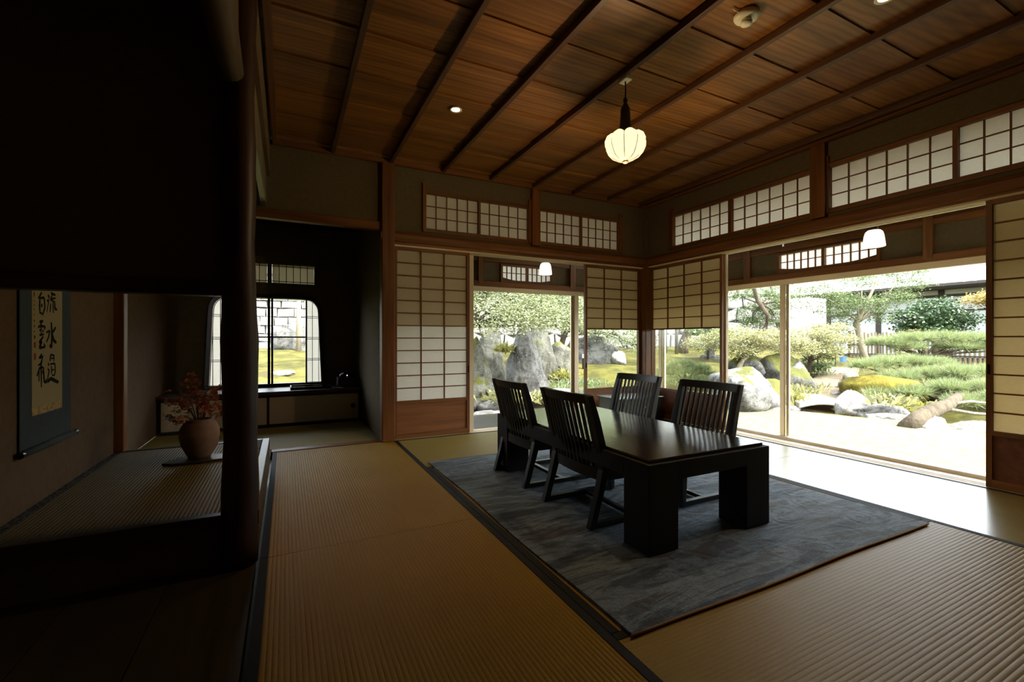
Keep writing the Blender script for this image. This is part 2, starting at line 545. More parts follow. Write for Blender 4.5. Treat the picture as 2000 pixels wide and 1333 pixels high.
M['leaf_maple'] = m_leaf('maple_leaf', [(0.12, 0.145, 0.06), (0.25, 0.285, 0.14), (0.38, 0.41, 0.26)], 0.45)
M['leaf_light'] = m_leaf('maple_leaf_light', [(0.125, 0.13, 0.045), (0.21, 0.208, 0.08), (0.29, 0.275, 0.13)], 0.45)
M['leaf_green'] = m_leaf('leaf_green', [(0.05, 0.085, 0.026), (0.11, 0.155, 0.055), (0.20, 0.245, 0.11)], 0.4)
M['leaf_dark'] = m_leaf('camellia_leaf', [(0.014, 0.032, 0.012), (0.04, 0.075, 0.028), (0.11, 0.16, 0.075)], 0.2, 0.3)
M['leaf_yellow'] = m_leaf('leaf_yellow', [(0.27, 0.19, 0.045), (0.36, 0.28, 0.09)], 0.45)
M['pine'] = m_leaf('pine_needle', [(0.085, 0.125, 0.045), (0.165, 0.205, 0.075), (0.26, 0.28, 0.12)], 0.35)
M['fern'] = m_leaf('fern_leaf', [(0.15, 0.15, 0.03), (0.26, 0.24, 0.06)], 0.4)
M['bamboo'] = m_plain('bamboo', (0.20, 0.155, 0.09), 0.6, 0.3)
M['kura'] = m_noise('white_plaster_wall', [(0.3, (0.50, 0.53, 0.53)), (0.7, (0.58, 0.60, 0.59))], 4, 0.9, 0.1, 0)
M['tile'] = m_plain('roof_tile', (0.33, 0.33, 0.335), 0.5, 0.4)
M['timber_grey'] = m_plain('weathered_timber', (0.06, 0.05, 0.042), 0.8, 0.2)
M['roofing'] = m_plain('eave_board', (0.20, 0.13, 0.08), 0.8, 0.2)
M['concrete'] = m_plain('foundation', (0.35, 0.33, 0.30), 0.9, 0.1)
M['blue'] = m_plain('blue_plastic', (0.10, 0.22, 0.45), 0.5, 0.4)

def m_water():
    m, nt, b = newmat('pond_water')
    b.inputs['Base Color'].default_value = (0.05, 0.04, 0.022, 1)
    b.inputs['Roughness'].default_value = 0.06
    b.inputs['Specular IOR Level'].default_value = 0.6
    bump(nt, b, noise_tex(nt, coords(nt), 5, 3), 0.08, 0.02)
    return m
M['water'] = m_water()

# ================================================================== LARGE STRUCTURE
XR, YB, ZC = 3.81, 4.05, 2.5
Y0 = -1.3           # wall behind the camera
XL = -0.95          # toko back wall

# ---------------- floor with tatami mats
floor = tag(MB().box(-1.25, Y0 - 0.1, -0.12, XR + 0.02, 5.3, -0.056).build('floor', M['dark_x']),
            'woven rush mat floor with black cloth borders', 'floor', kind='structure')

def tatami(x0, y0, x1, y1, along, mat='tat', z=0.0, border=0.032, parent=None, name='tatami_mat', bmat='heri', rib=0.0017):
    """a mat whose ribs and cloth borders run along axis 'along'"""
    parent = parent or floor
    cx, cyy = (x0 + x1) / 2, (y0 + y1) / 2
    L = (y1 - y0) if along == 'Y' else (x1 - x0)
    W = (x1 - x0) if along == 'Y' else (y1 - y0)
    g = 0.0015
    L -= 2 * g
    w = W / 2 - border
    n = int(round(2 * w / 0.0152))
    m = MB()
    prof = []
    for k in range(n):
        for q in range(5):
            t = q / 5
            prof.append((-w + (k + t) * 2 * w / n, -rib * (1 - math.sin(math.pi * t) ** 0.75)))
    prof.append((w, -rib))
    prof = [(-w, -0.05)] + prof + [(w, -0.05)]
    a = [(p[0], -L / 2, p[1]) for p in prof]
    b = [(p[0], L / 2, p[1]) for p in prof]
    m.sweep([a, b])
    o = m.build(name, M[mat], parent, (cx, cyy, z), smooth=False)
    bd = MB()
    for s in (-1, 1):
        e0, e1 = sorted((s * w, s * (W / 2 - g)))
        bd.box(e0, -L / 2, -0.05, e1, L / 2, 0.0012)
        bb = bd.build('cloth_border', M[bmat], o)
        bd = MB()
    if along == 'X':
        o.rotation_euler = (0, 0, R(90))
    return o

tatami(-0.10, 2.111, 0.885, 4.05, 'Y')
tatami(-0.10, 0.17, 0.885, 2.111, 'Y')
tatami(-0.10, Y0, 0.885, 0.17, 'Y')
tatami(0.885, 3.07, 2.85, 4.05, 'X', 'tat_green', rib=0.0008)
tatami(0.885, 1.09, 1.868, 3.07, 'Y')
tatami(1.868, 1.09, 2.85, 3.07, 'Y')
tatami(0.885, 0.11, 2.85, 1.09, 'X', 'tat_mid', rib=0.0011)
tatami(0.885, Y0, 2.85, 0.11, 'X', 'tat_mid', rib=0.0011)
tatami(2.85, 2.14, XR, 4.05, 'Y', 'tat_gloss', rib=0.0004)
tatami(2.85, 0.20, XR, 2.14, 'Y', 'tat_gloss', rib=0.0004)
tatami(2.85, Y0, XR, 0.20, 'Y', 'tat_gloss', rib=0.0004)
# alcove mats
tatami(-1.09, 4.14, 0.745, 5.24, 'X', 'tat_green', border=0.02)
MB().box(-1.09, 3.62, -0.055, -0.115, 4.135, -0.001).build('alcove_board', M['tat_green'], floor)
# dark board in the side bay at the camera's left
for k in range(3):
    MB().box(-0.95 + k * 0.28, Y0, -0.055, -0.95 + (k + 1) * 0.28 - 0.004, 2.119, -0.003 - 0.0005 * k).build('floorboard', M['dark_y'], floor)

# ---------------- ceiling
ceiling = tag(MB().box(-1.2, Y0 - 0.1, 2.535, XR + 0.12, YB + 0.12, 2.58).build('ceiling', M['ceil']),
              'cedar board ceiling with thin dark battens', 'ceiling', kind='structure')
yk = 1.645 - 0.388 * 8
while yk < 4.1:
    y1 = min(yk + 0.388 + 0.012, 4.09)
    # each board laps over the next, so its near edge hangs a few millimetres lower
    if y1 > Y0:
        a = max(yk, Y0)
        bm_ = MB()
        vs = [(-0.11, a, 2.497), (XR + 0.02, a, 2.497), (XR + 0.02, y1, 2.507), (-0.11, y1, 2.507)]
        bm_.poly(vs, (0, 0, 0.01))
        c0 = (XR - 0.09) / 2
        bm_.v = [(v[0] - c0, v[1] - a, v[2] - 2.5) for v in bm_.v]
        bm_.build('ceiling_board', M['ceil'], ceiling, (c0, a, 2.5))
    yk += 0.388
bat = MB().box(-0.016, Y0, 2.458, 0.016, 4.045, 2.4965).mesh('ceiling_batten', M['batten'])
for k in range(8):
    place('ceiling_batten', bat, ceiling, (0.345 + 0.48 * k - (0.0 if k < 7 else 0.02), 0, 0), bevel=0.003)
for args, nm, mt in (((-0.10, 4.02, 2.455, XR, 4.05, 2.4995), 'trim_1', 'wood_x'),
                     ((-0.10, Y0, 2.455, -0.065, 4.02, 2.4995), 'trim_2', 'wood_y'),
                     ((XR - 0.03, Y0, 2.455, XR, 4.02, 2.4995), 'trim_3', 'wood_y')):
    tag(MB().box(*args).build(nm, M[mt]), 'slim dark cedar moulding where wall meets ceiling', 'moulding', kind='structure')

# ---------------- posts
def post(name, x0, y0, x1, y1, z0, z1, label, mat='wood_v'):
    return tag(MB().box(x0, y0, z0, x1, y1, z1).build(name, M[mat], bevel=0.006), label, 'post', kind='structure')
post('wall_post', 0.745, 4.012, 0.856, 4.13, 0.0, 2.46, 'square cedar post between window alcove and paper door')
post('wall_post', XR - 0.045, YB - 0.045, XR + 0.11, YB + 0.11, 0.0, 1.78, 'square cedar post in the far corner of the room')
post('wall_post', XR - 0.012, YB - 0.012, XR + 0.11, YB + 0.11, 1.86, 2.46, 'slim plastered corner above the far cedar post', 'plaster')
post('wall_post', 2.255, 4.02, 2.35, 4.13, 1.87, 2.456, 'short cedar post between the back wall transoms')
post('wall_post', XR - 0.03, 2.055, XR + 0.10, 2.17, 1.87, 2.456, 'short cedar post between the side wall transoms')

# ---------------- nageshi rails, head tracks, thresholds
def nageshi(name, p0, p1, axis, label):
    prof = [(0, 0), (-0.028, 0.004), (-0.036, 0.03), (-0.036, 0.06), (-0.026, 0.082), (0.0, 0.092)]
    m = MB()
    if axis == 'X':
        m.sweep([[(x, YB + a, 1.776 + b) for a, b in prof] for x in (p0, p1)])
    else:
        m.sweep([[(XR + a, y, 1.776 + b) for a, b in prof] for y in (p0, p1)])
    return tag(m.build(name, M['wood_x' if axis == 'X' else 'wood_y'], smooth=False), label, 'rail', kind='structure')
nageshi('trim_4', 0.735, XR, 'X', 'rounded cedar rail above the back wall doors')
nageshi('trim_5', YB, Y0, 'Y', 'rounded cedar rail above the garden side doors')

def head_track(name, axis, a0, a1, label):
    """kamoi: a beam with two grooves in its underside"""
    root = empty(name)
    tag(root, label, 'door head', kind='structure')
    body = MB()
    segs = [(0.0, 0.012), (0.032, 0.044), (0.064, 0.076), (0.096, 0.12)]
    if axis == 'X':
        body.box(a0, YB, 1.752, a1, YB + 0.12, 1.776)
        lip = MB()
        for s0, s1 in segs:
            lip.box(a0, YB + s0, 1.738, a1, YB + s1, 1.752)
    else:
        body.box(XR, a0, 1.762, XR + 0.12, a1, 1.776)
        lip = MB()
        for s0, s1 in segs:
            lip.box(XR + s0, a0, 1.748, XR + s1, a1, 1.762)
    body.build('beam', M['wood_x' if axis == 'X' else 'wood_y'], root)
    lip.build('track', M['pale_x' if axis == 'X' else 'pale_y'], root)  # pale colour stands for daylight falling on the underside
    return root
head_track('trim_6', 'X', 0.856, XR, 'grooved door track, coloured pale as if daylit, under the back wall rail')
head_track('trim_7', 'Y', Y0, YB, 'grooved door track, coloured pale as if daylit, over the wide garden opening')

def sill(name, axis, a0, a1, label):
    root = tag(empty(name), label, 'threshold', kind='structure')
    segs = [(0.0, 0.03), (0.05, 0.07), (0.09, 0.15)]
    b, l = MB(), MB()
    if axis == 'X':
        b.box(a0, YB, -0.12, a1, YB + 0.15, -0.006)
        for s0, s1 in segs: l.box(a0, YB + s0, -0.006, a1, YB + s1, 0.001)
    else:
        b.box(XR, a0, -0.12, XR + 0.15, a1, -0.006)
        for s0, s1 in segs: l.box(XR + s0, a0, -0.006, XR + s1, a1, 0.001)
    b.build('beam', M['pale_x' if axis == 'X' else 'pale_y'], root)
    l.build('track', M['pale_x' if axis == 'X' else 'pale_y'], root)
sill('trim_8', 'X', 0.75, XR, 'pale grooved threshold below the back wall doors')
sill('trim_9', 'Y', Y0, YB + 0.15, 'pale grooved threshold along the garden opening')
tag(MB().box(XR - 0.012, Y0, -0.02, XR - 0.001, YB, 0.002).build('trim_10', M['black_matt']), 'thin black strip along the garden threshold', 'strip', kind='structure')
tag(MB().box(-0.11, 4.052, -0.055, 0.75, 4.138, 0.006).build('trim_11', M['wood_x'], bevel=0.004), 'low cedar sill in front of the window alcove', 'sill', kind='structure')

# ---------------- plaster walls
wb = MB()
def wallx(x0, x1, z0, z1): wb.box(x0, YB + 0.02, z0, x1, YB + 0.10, z1)
wallx(-0.40, 0.75, 1.935, ZC)
wallx(0.85, 1.118, 1.862, ZC)
wallx(1.118, 3.457, 2.285, ZC)
wallx(3.457, XR + 0.05, 1.862, ZC)
wallx(1.118, 3.457, 1.82, 1.895)
tag(wb.build('wall_back', M['plaster']), 'ochre plaster wall above the back doors', 'wall', kind='structure')
tag(MB().box(-0.40, 4.048, 1.868, 0.745, 4.12, 1.94).build('trim_12', M['wood_x'], bevel=0.004), 'brown cedar rail over the window alcove', 'rail', kind='structure')
wr = MB()
def wally(y0, y1, z0, z1): wr.box(XR + 0.02, y0, z0, XR + 0.10, y1, z1)
wally(3.70, YB + 0.05, 1.862, ZC)
wally(0.56, 3.70, 2.30, ZC)
wally(0.56, 3.70, 1.82, 1.90)
wally(Y0, 0.56, 1.862, ZC)
wally(Y0, 0.19, 0.0, 1.862)
tag(wr.build('wall_right', M['plaster']), 'ochre plaster wall above the garden doors', 'wall', kind='structure')
tag(MB().box(-1.2, Y0 - 0.1, -0.05, XR + 0.1, Y0, 2.56).build('wall_front', M['plaster']), 'plain ochre plaster wall behind the viewer', 'wall', kind='structure')
wl = MB()
wl.box(XL - 0.1, Y0, 0.0, XL, 3.63, 2.5)
wl.box(-1.19, 3.60, 0.0, -1.09, 5.95, 2.3)
wl.box(-0.160, 2.10, 2.2, -0.120, 4.05, ZC)
wl.box(-0.215, Y0, 1.99, -0.168, 2.10, ZC)
wl.box(XL, Y0, 2.45, -0.16, 3.6, 2.5)
wl.box(-1.10, 3.6, 2.45, -0.16, 4.1, 2.5)
tag(wl.build('wall_left', M['plaster_in']), 'tan plaster wall of the scroll alcove', 'wall', kind='structure')
tag(MB().box(-0.180, 2.17, 1.955, -0.143, 4.045, 2.205).build('trim_13', M['grain'], bevel=0.003), 'wide figured wood plank above the scroll alcove', 'plank', kind='structure')
# side screen wall between bay and scroll alcove
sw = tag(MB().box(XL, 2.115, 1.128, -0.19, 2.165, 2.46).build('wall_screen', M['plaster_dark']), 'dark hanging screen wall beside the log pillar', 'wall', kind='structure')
MB().box(XL, 2.10, 1.074, -0.19, 2.18, 1.128).build('bottom_rail', M['dark_x'], sw, bevel=0.004)
post('wall_post', -0.955, 3.56, -0.90, 3.64, 0.0, 2.45, 'slim reddish post at the far end of the scroll alcove', 'wood_v')
# log lintel over the near bay
m = MB()
pts, rad = [], []
random.seed(4)
for k in range(15):
    y = Y0 + (2.07 - Y0) * k / 14
    pts.append((-0.197 + random.uniform(-.004, .004), y, 1.955 + random.uniform(-.005, .005)))
    rad.append(0.048 + random.uniform(-.003, .005))
m.tube(pts, rad, 14)
tag(m.build('trim_14', M['log_y'], smooth=True), 'peeled log lintel running into the dark pillar', 'lintel', kind='structure')

# log pillar
m = MB()
pts, rad = [], []
for k in range(26):
    z = 2.48 * k / 25
    pts.append((-0.170 + 0.004 * math.sin(z * 3.1), 2.112 + 0.005 * math.sin(z * 4.3 + 1), z))
    rad.append(0.066 - 0.010 * (z / 2.48) + 0.0035 * math.sin(z * 9.0) + 0.002 * math.sin(z * 23))
m.tube(pts, rad, 20)
tag(m.build('wall_pillar', M['log'], smooth=True), 'dark round log pillar at the corner of the scroll alcove', 'pillar', kind='structure')

# ---------------- toko platform
toko = tag(empty('alcove_platform', (0, 0, 0)), 'raised rush mat platform below the hanging scroll', 'platform', kind='structure')
MB().box(XL, 2.14, -0.05, -0.13, 3.56, 0.15).build('base', M['dark_x'], toko)
MB().box(XL, 2.095, 0.15, -0.10, 2.14, 0.207).build('front_sill', M['dark_x'], toko, bevel=0.004)
MB().box(XL, 2.122, -0.05, -0.13, 2.139, 0.15).build('front_board', M['plaster_dark'], toko)
MB().box(-0.15, 2.14, 0.02, -0.106, 3.60, 0.207).build('side_sill', M['dark_y'], toko, bevel=0.004)
MB().box(XL, 3.56, 0.0, -0.15, 3.60, 0.207).build('rear_sill', M['dark_x'], toko, bevel=0.004)
tatami(XL + 0.002, 2.142, -0.152, 3.558, 'Y', 'tat_dim', z=0.204, border=0.035, parent=toko, bmat='heri_pattern')

# ---------------- shoin (window alcove)
YW = 5.75
sh = MB()
cxw = -0.188
def half(z):      # half width of the flared bell window at height z
    if z < 1.22:
        return 0.557 - 0.036 * (z - 0.40) / 0.82
    t = min(1.0, (z - 1.22) / 0.145)
    return 0.521 - 0.13 * (1 - math.sqrt(max(0.0, 1 - t * t)))
zs = [0.40, 0.6, 0.8, 1.0, 1.15, 1.22, 1.26, 1.29, 1.32, 1.34, 1.355, 1.365]
for a, b in zip(zs[:-1], zs[1:]):
    for s in (-1, 1):
        e = -1.09 if s < 0 else 0.75
        q = [(e, YW, a), (cxw + s * half(a), YW, a), (cxw + s * half(b), YW, b), (e, YW, b)]
        sh.poly(q, (0, 0.1, 0))
sh.box(-1.09, YW, -0.1, 0.75, YW + 0.1, 0.40)
sh.box(-1.09, YW, 1.365, 0.75, YW + 0.1, 1.545)
sh.box(-1.09, YW, 1.765, 0.75, YW + 0.1, 2.30)
sh.box(-1.09, YW, 1.545, -0.667, YW + 0.1, 1.765)
sh.box(-0.194, YW, 1.545, -0.149, YW + 0.1, 1.765)
sh.box(0.291, YW, 1.545, 0.75, YW + 0.1, 1.765)
sh.box(0.75, 4.13, -0.1, 0.85, YW + 0.1, 2.30)
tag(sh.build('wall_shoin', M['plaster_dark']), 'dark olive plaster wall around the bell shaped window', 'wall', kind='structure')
acl = tag(MB().box(-1.19, 4.1, 2.20, 0.80, YW + 0.1, 2.26).build('ceiling_alcove', M['dark_x']), 'low dark board ceiling of the window alcove', 'ceiling', kind='structure')
sl = MB().box(-1.09, -0.012, 2.165, 0.75, 0.012, 2.20).mesh('ceiling_batten', M['dark_x'])
for k in range(6):
    place('ceiling_batten', sl, acl, (0, 4.3 + 0.26 * k, 0))

# bell window
win = tag(empty('window_1', (cxw, YW, 0)), 'bell shaped alcove window with black frame and paper side panels', 'window', kind='structure')
ring = [(half(z), z) for z in zs]
out = [(x + 0.0, z) for x, z in ring] + [(0.30, 1.368), (0, 1.37)]
out = [(-x, z) for x, z in out] + [(x, z) for x, z in out[::-1][1:]]
m = MB()
secs = []
for i, (x, z) in enumerate(out):
    a = Vector(out[max(i - 1, 0)]); b = Vector(out[min(i + 1, len(out) - 1)])
    t = (b - a).normalized(); n = Vector((t.y, -t.x))
    p0 = Vector((x, z)) + n * 0.004; p1 = Vector((x, z)) - n * 0.038
    secs.append([(p0.x, -0.03, p0.y), (p1.x, -0.03, p1.y), (p1.x, 0.0, p1.y), (p0.x, 0.02, p0.y)])
m.sweep(secs)
m.build('frame', M['black'], win)
MB().box(-0.59, -0.03, 0.375, 0.59, 0.08, 0.405).build('bottom_frame', M['black'], win)
MB().box(-0.004, 0.03, 0.405, 0.022, 0.05, 1.368).build('meeting_stile', M['black'], win)
MB().box(0.03, 0.05, 0.405, 0.052, 0.07, 1.368).build('meeting_stile', M['black'], win)
for s in (-1, 1):
    x0, x1 = sorted((s * 0.386, s * 0.404))
    MB().box(x0, 0.03, 0.405, x1, 0.05, 1.36).build('stile', M['black'], win)
    x0, x1 = sorted((s * 0.0, s * 0.39))
    MB().box(x0, 0.034, 0.922, x1, 0.046, 0.938).build('crossbar', M['black'], win)
    MB().box(x0, 0.052, 0.40, x1, 0.055, 1.37).build('glass_pane', M['glass'], win)
    x0, x1 = sorted((s * 0.40, s * 0.62))
    MB().box(x0, 0.112, 0.38, x1, 0.114, 1.40).build('paper_pane', M['paper_w'], win)
    x0, x1 = sorted((s * 0.46, s * 0.466))
    MB().box(x0, 0.10, 0.40, x1, 0.112, 1.39).build('lattice_bar', M['black'], win)
    x0, x1 = sorted((s * 0.53, s * 0.536))
    MB().box(x0, 0.10, 0.40, x1, 0.112, 1.39).build('lattice_bar', M['black'], win)
    for zz in (0.655, 0.673, 0.905, 0.923, 1.155, 1.173):
        x0, x1 = sorted((s * 0.40, s * 0.60))
        MB().box(x0, 0.10, zz, x1, 0.112, zz + 0.006).build('lattice_bar', M['black'], win)
# alcove transoms
tw = tag(empty('window_2', (0, YW, 0)), 'paired paper transom above the bell shaped window', 'window', kind='structure')
for x0, x1 in ((-0.667, -0.194), (-0.149, 0.291)):
    w6 = (x1 - x0) / 6
    pm = MB().box(0.003, 0.05, 0, w6 - 0.003, 0.052, 0.22).mesh('paper_pane', M['paper_dim'])
    bmh = MB().box(-0.003, 0.036, 0, 0.003, 0.05, 0.22).mesh('lattice_bar', M['black'])
    for k in range(6):
        place('paper_pane', pm, tw, (x0 + k * w6, 0, 1.545))
        if k: place('lattice_bar', bmh, tw, (x0 + k * w6, 0, 1.545))
    for zz in (1.565, 1.735):
        MB().box(x0, 0.036, zz, x1, 0.05, zz + 0.006).build('lattice_bar', M['black'], tw)

# desk with sliding door cupboards
cup = tag(empty('alcove_cupboard', (-0.17, 5.24, 0)), 'low cupboard with paper sliding doors under the alcove window', 'cupboard')
MB().box(-0.915, 0.02, 0.0, 0.915, 0.5, 0.33).build('body', M['dark_x'], cup)
for k, (x0, x1, hx) in enumerate(((-0.895, 0.0, -0.82), (0.0, 0.895, 0.83))):
    yy = -0.004 if k == 0 else 0.004
    d = MB().box(x0 + 0.012, yy, 0.03, x1 - 0.012, yy + 0.012, 0.305).build('sliding_door', M['fusuma'], cup)
    for bx in ((x0, 0.018, x0 + 0.012, 0.317), (x1 - 0.012, 0.018, x1, 0.317)):
        MB().box(bx[0], yy - 0.002, bx[1], bx[2], yy + 0.014, bx[3]).build('door_frame', M['black'], d)
    for z0 in (0.018, 0.305):
        MB().box(x0, yy - 0.002, z0, x1, yy + 0.014, z0 + 0.012).build('door_frame', M['black'], d)
    mm = MB().lathe([(0.0, 0), (0.026, 0.0), (0.026, 0.004), (0.018, 0.003), (0.0, 0.001)], 16)
    mm.v = [(v[0] + hx, yy - v[2], v[1] + 0.172) for v in mm.v]
    mm.build('pull', M['black'], d)
MB().box(-0.915, -0.012, 0.0, 0.915, 0.02, 0.018).build('plinth', M['black'], cup)
tag(MB().box(-1.088, 5.215, 0.33, 0.748, 5.748, 0.366).build('alcove_desk', M['dark_x'], bevel=0.003), 'dark polished writing shelf below the alcove window', 'shelf')

# ================================================================== DOORS AND TRANSOMS
def shoji(name, label, loc, rz, W, Z0, Z1, cols, rows, low=None, mx='X', ztop=1.745, double=None):
    """sliding paper door; local x = width, +y = outside, z up.  low = (zpanel_top, zglass_top or None)"""
    root = tag(empty(name, loc, rz), label, 'sliding door', kind='structure')
    wv, wx = M['wood_v'], M['wood_' + 'x']
    st = 0.027
    sm = MB().box(0, 0, 0.0, st, 0.032, ztop).mesh('stile', wv)
    place('stile', sm, root, (0, 0, 0.003))
    place('stile', sm, root, (W - st, 0, 0.003))
    def rail(z0, z1): MB().box(st, 0.001, z0, W - st, 0.031, z1).build('rail', wx, root)
    rail(Z1, ztop + 0.003)
    iw = W - 2 * st
    if low:
        zp, zg = low
        rail(0.003, 0.05)
        rail(zp, zp + 0.028)
        MB().box(st, 0.012, 0.05, W - st, 0.022, zp).build('skirt_panel', M['panel_x'] if mx == 'X' else M['panel_y'], root)
        if zg:
            MB().box(st, 0.014, zp + 0.028, W - st, 0.018, zg).build('glass_pane', M['glass'], root)
            rail(zg, Z0)
    else:
        rail(0.003, Z0)
    cw, rh = iw / cols, (Z1 - Z0) / rows
    pane = MB().box(0.0, 0.0245, 0.0, cw, 0.0255, rh).mesh('paper_pane', M['paper'])
    hb = MB().box(0, 0.008, -0.0045, iw, 0.022, 0.0045).mesh('lattice_bar', wx)
    vb = MB().box(-0.0055, 0.010, 0, 0.0055, 0.024, Z1 - Z0).mesh('lattice_bar', wv)
    for i in range(cols):
        for j in range(rows):
            place('paper_pane', pane, root, (st + i * cw, 0, Z0 + j * rh))
    for i in range(1, cols):
        place('lattice_bar', vb, root, (st + i * cw, 0, Z0))
    for j in range(1, rows):
        place('lattice_bar', hb, root, (st, 0, Z0 + j * rh))
    if double:
        z0, z1 = double
        MB().box(st * 0.6, 0.036, z0, W - st * 0.6, 0.037, z1).build('raised_paper_panel', M['paper_tan'], root)
    return root

def finger_pull(root, x, z):
    MB().box(x - 0.006, -0.002, z - 0.03, x + 0.006, 0.004, z + 0.03).build('finger_pull', M['black'], root)

d1 = shoji('door_1', 'full height paper door left of the back opening', (0.858, YB + 0.01, 0), 0, 0.722, 0.346, 1.712, 3, 12, (0.318, None), 'X', 1.742, (1.03, 1.72))
finger_pull(d1, 0.709, 0.62)
d2 = shoji('door_2', 'paper door with lower glass right of the back opening', (2.967, YB + 0.045, 0), 0, 0.80, 1.03, 1.712, 3, 6, (0.326, 1.015), 'X', 1.742, (1.03, 1.72))
finger_pull(d2, 0.013, 0.62)
d3 = shoji('door_3', 'wide paper door with lower glass beside the far corner', (XR + 0.045, YB - 0.022, 0), R(-90), 0.985, 1.03, 1.72, 4, 6, (0.32, 1.015), 'Y', 1.752, (1.03, 1.72))
d4 = shoji('door_4', 'near paper door at the right end of the garden opening', (XR + 0.01, 1.155, 0), R(-90), 0.955, 0.346, 1.72, 4, 12, (0.318, None), 'Y', 1.752, (0.35, 1.72))
finger_pull(d4, 0.013, 0.72)
# pale stile of the panel slid away behind door_1
pst = tag(MB().box(1.585, YB + 0.085, 0.0, 1.652, YB + 0.118, 1.742).build('trim_15', M['pale_v'], bevel=0.003), 'pale upright stile beside the back wall paper door', 'stile', kind='structure')
tag(MB().box(XR + 0.085, 3.03, 0.0, XR + 0.118, 3.075, 1.75).build('trim_16', M['pale_v'], bevel=0.003), 'pale upright stile at the edge of the garden opening', 'stile', kind='structure')

def transom(name, label, loc, rz, spans, z0, z1, cols, rows, ends):
    root = tag(empty(name, loc, rz), label, 'transom window', kind='structure')
    fr, fv = M['wood_x'], M['wood_v']
    a, b = ends
    MB().box(a, -0.012, z0 - 0.035, b, 0.05, z0).build('bottom_frame', fr, root)
    MB().box(a, -0.012, z1, b, 0.05, z1 + 0.03).build('top_frame', fr, root)
    for (x0, x1) in spans:
        cw, rh = (x1 - x0) / cols, (z1 - z0) / rows
        pane = MB().box(0, 0.030, 0, cw, 0.031, rh).mesh('paper_pane', M['paper'])
        hb = MB().box(0, 0.016, -0.0035, x1 - x0, 0.028, 0.0035).mesh('lattice_bar', fr)
        vb = MB().box(-0.004, 0.017, 0, 0.004, 0.0295, z1 - z0).mesh('lattice_bar', fv)
        for i in range(cols):
            for j in range(rows):
                place('paper_pane', pane, root, (x0 + i * cw, 0, z0 + j * rh))
            if i: place('lattice_bar', vb, root, (x0 + i * cw, 0, z0))
        for j in range(1, rows):
            place('lattice_bar', hb, root, (x0, 0, z0 + j * rh))
    edges = [a] + [e for s in spans for e in s] + [b]
    for e0, e1 in zip(edges[0::2], edges[1::2]):
        if e1 - e0 > 0.004:
            MB().box(e0, -0.006 if 0 < edges.index(e0) < len(edges) - 2 else -0.02, z0 - 0.035, e1, 0.05, z1 + (0.03 if 0 < edges.index(e0) < len(edges) - 2 else 0.09)).build('stile', fv, root)
    return root
transom('window_3', 'left paper transom above the back wall doors', (0, YB + 0.02, 0), 0, [(1.151, 1.676), (1.697, 2.227)], 1.93, 2.255, 5, 3, (1.118, 2.255))
transom('window_4', 'right paper transom above the back wall doors', (0, YB + 0.02, 0), 0, [(2.365, 2.885), (2.905, 3.41)], 1.93, 2.255, 5, 3, (2.35, 3.457))
transom('window_5', 'far paper transom above the garden side doors', (XR + 0.02, 0, 0), R(-90), [(-3.645, -2.953), (-2.918, -2.185)], 1.935, 2.26, 6, 3, (-3.70, -2.165))
transom('window_6', 'near paper transom above the garden side doors', (XR + 0.02, 0, 0), R(-90), [(-2.042, -1.311), (-1.286, -0.60)], 1.935, 2.26, 6, 3, (-2.055, -0.56))

# ================================================================== VERANDA
XO, YO = 4.96, 5.2
ver = tag(empty('floor_veranda'), 'lowered board floor of the glazed veranda', 'floor', kind='structure')
for k in range(7):
    MB().box(XR + 0.15 + k * 0.15, Y0 - 1.5, -0.26, XR + 0.15 + (k + 1) * 0.15 - 0.004, YO - 0.05, -0.20).build('floorboard', M['pale_y'], ver)
for k in range(7):
    MB().box(0.86, YB + 0.15 + k * 0.15, -0.26, XR + 0.15, YB + 0.15 + (k + 1) * 0.15 - 0.004, -0.20).build('floorboard', M['pale_x'], ver)
vc = tag(MB().box(XR + 0.10, Y0 - 1.5, 2.40, 5.60, 6.25, 2.44).build('ceiling_veranda', M['roofing']), 'brown board soffit over the side veranda', 'ceiling', kind='structure')
tag(MB().box(-2.0, YB + 0.10, 2.40, XR + 0.10, 6.25, 2.44).build('ceiling_porch', M['roofing']), 'brown board soffit over the back veranda', 'ceiling', kind='structure')
tag(MB().box(-2.0, Y0 - 1.6, 2.60, 5.60, 6.25, 2.66).build('roof_slab', M['roofing']), 'unseen roof and eaves added to block sky light above the veranda', 'roof', kind='structure')  # out of view, added to block sky light; eave depth set for the sun
tag(MB().box(XO - 0.02, Y0 - 1.5, -0.60, XO + 0.08, YO + 0.08, -0.21).box(0.8, YO - 0.02, -0.60, XO - 0.02, YO + 0.08, -0.21).build('wall_foundation', M['concrete']), 'low footing wall under the veranda glazing', 'wall', kind='structure')
tag(MB().box(XR + 0.10, Y0 - 1.56, -0.26, XO + 0.08, Y0 - 1.5, 2.42).build('wall_veranda_end', M['plaster']), 'plaster end wall of the side veranda', 'wall', kind='structure')

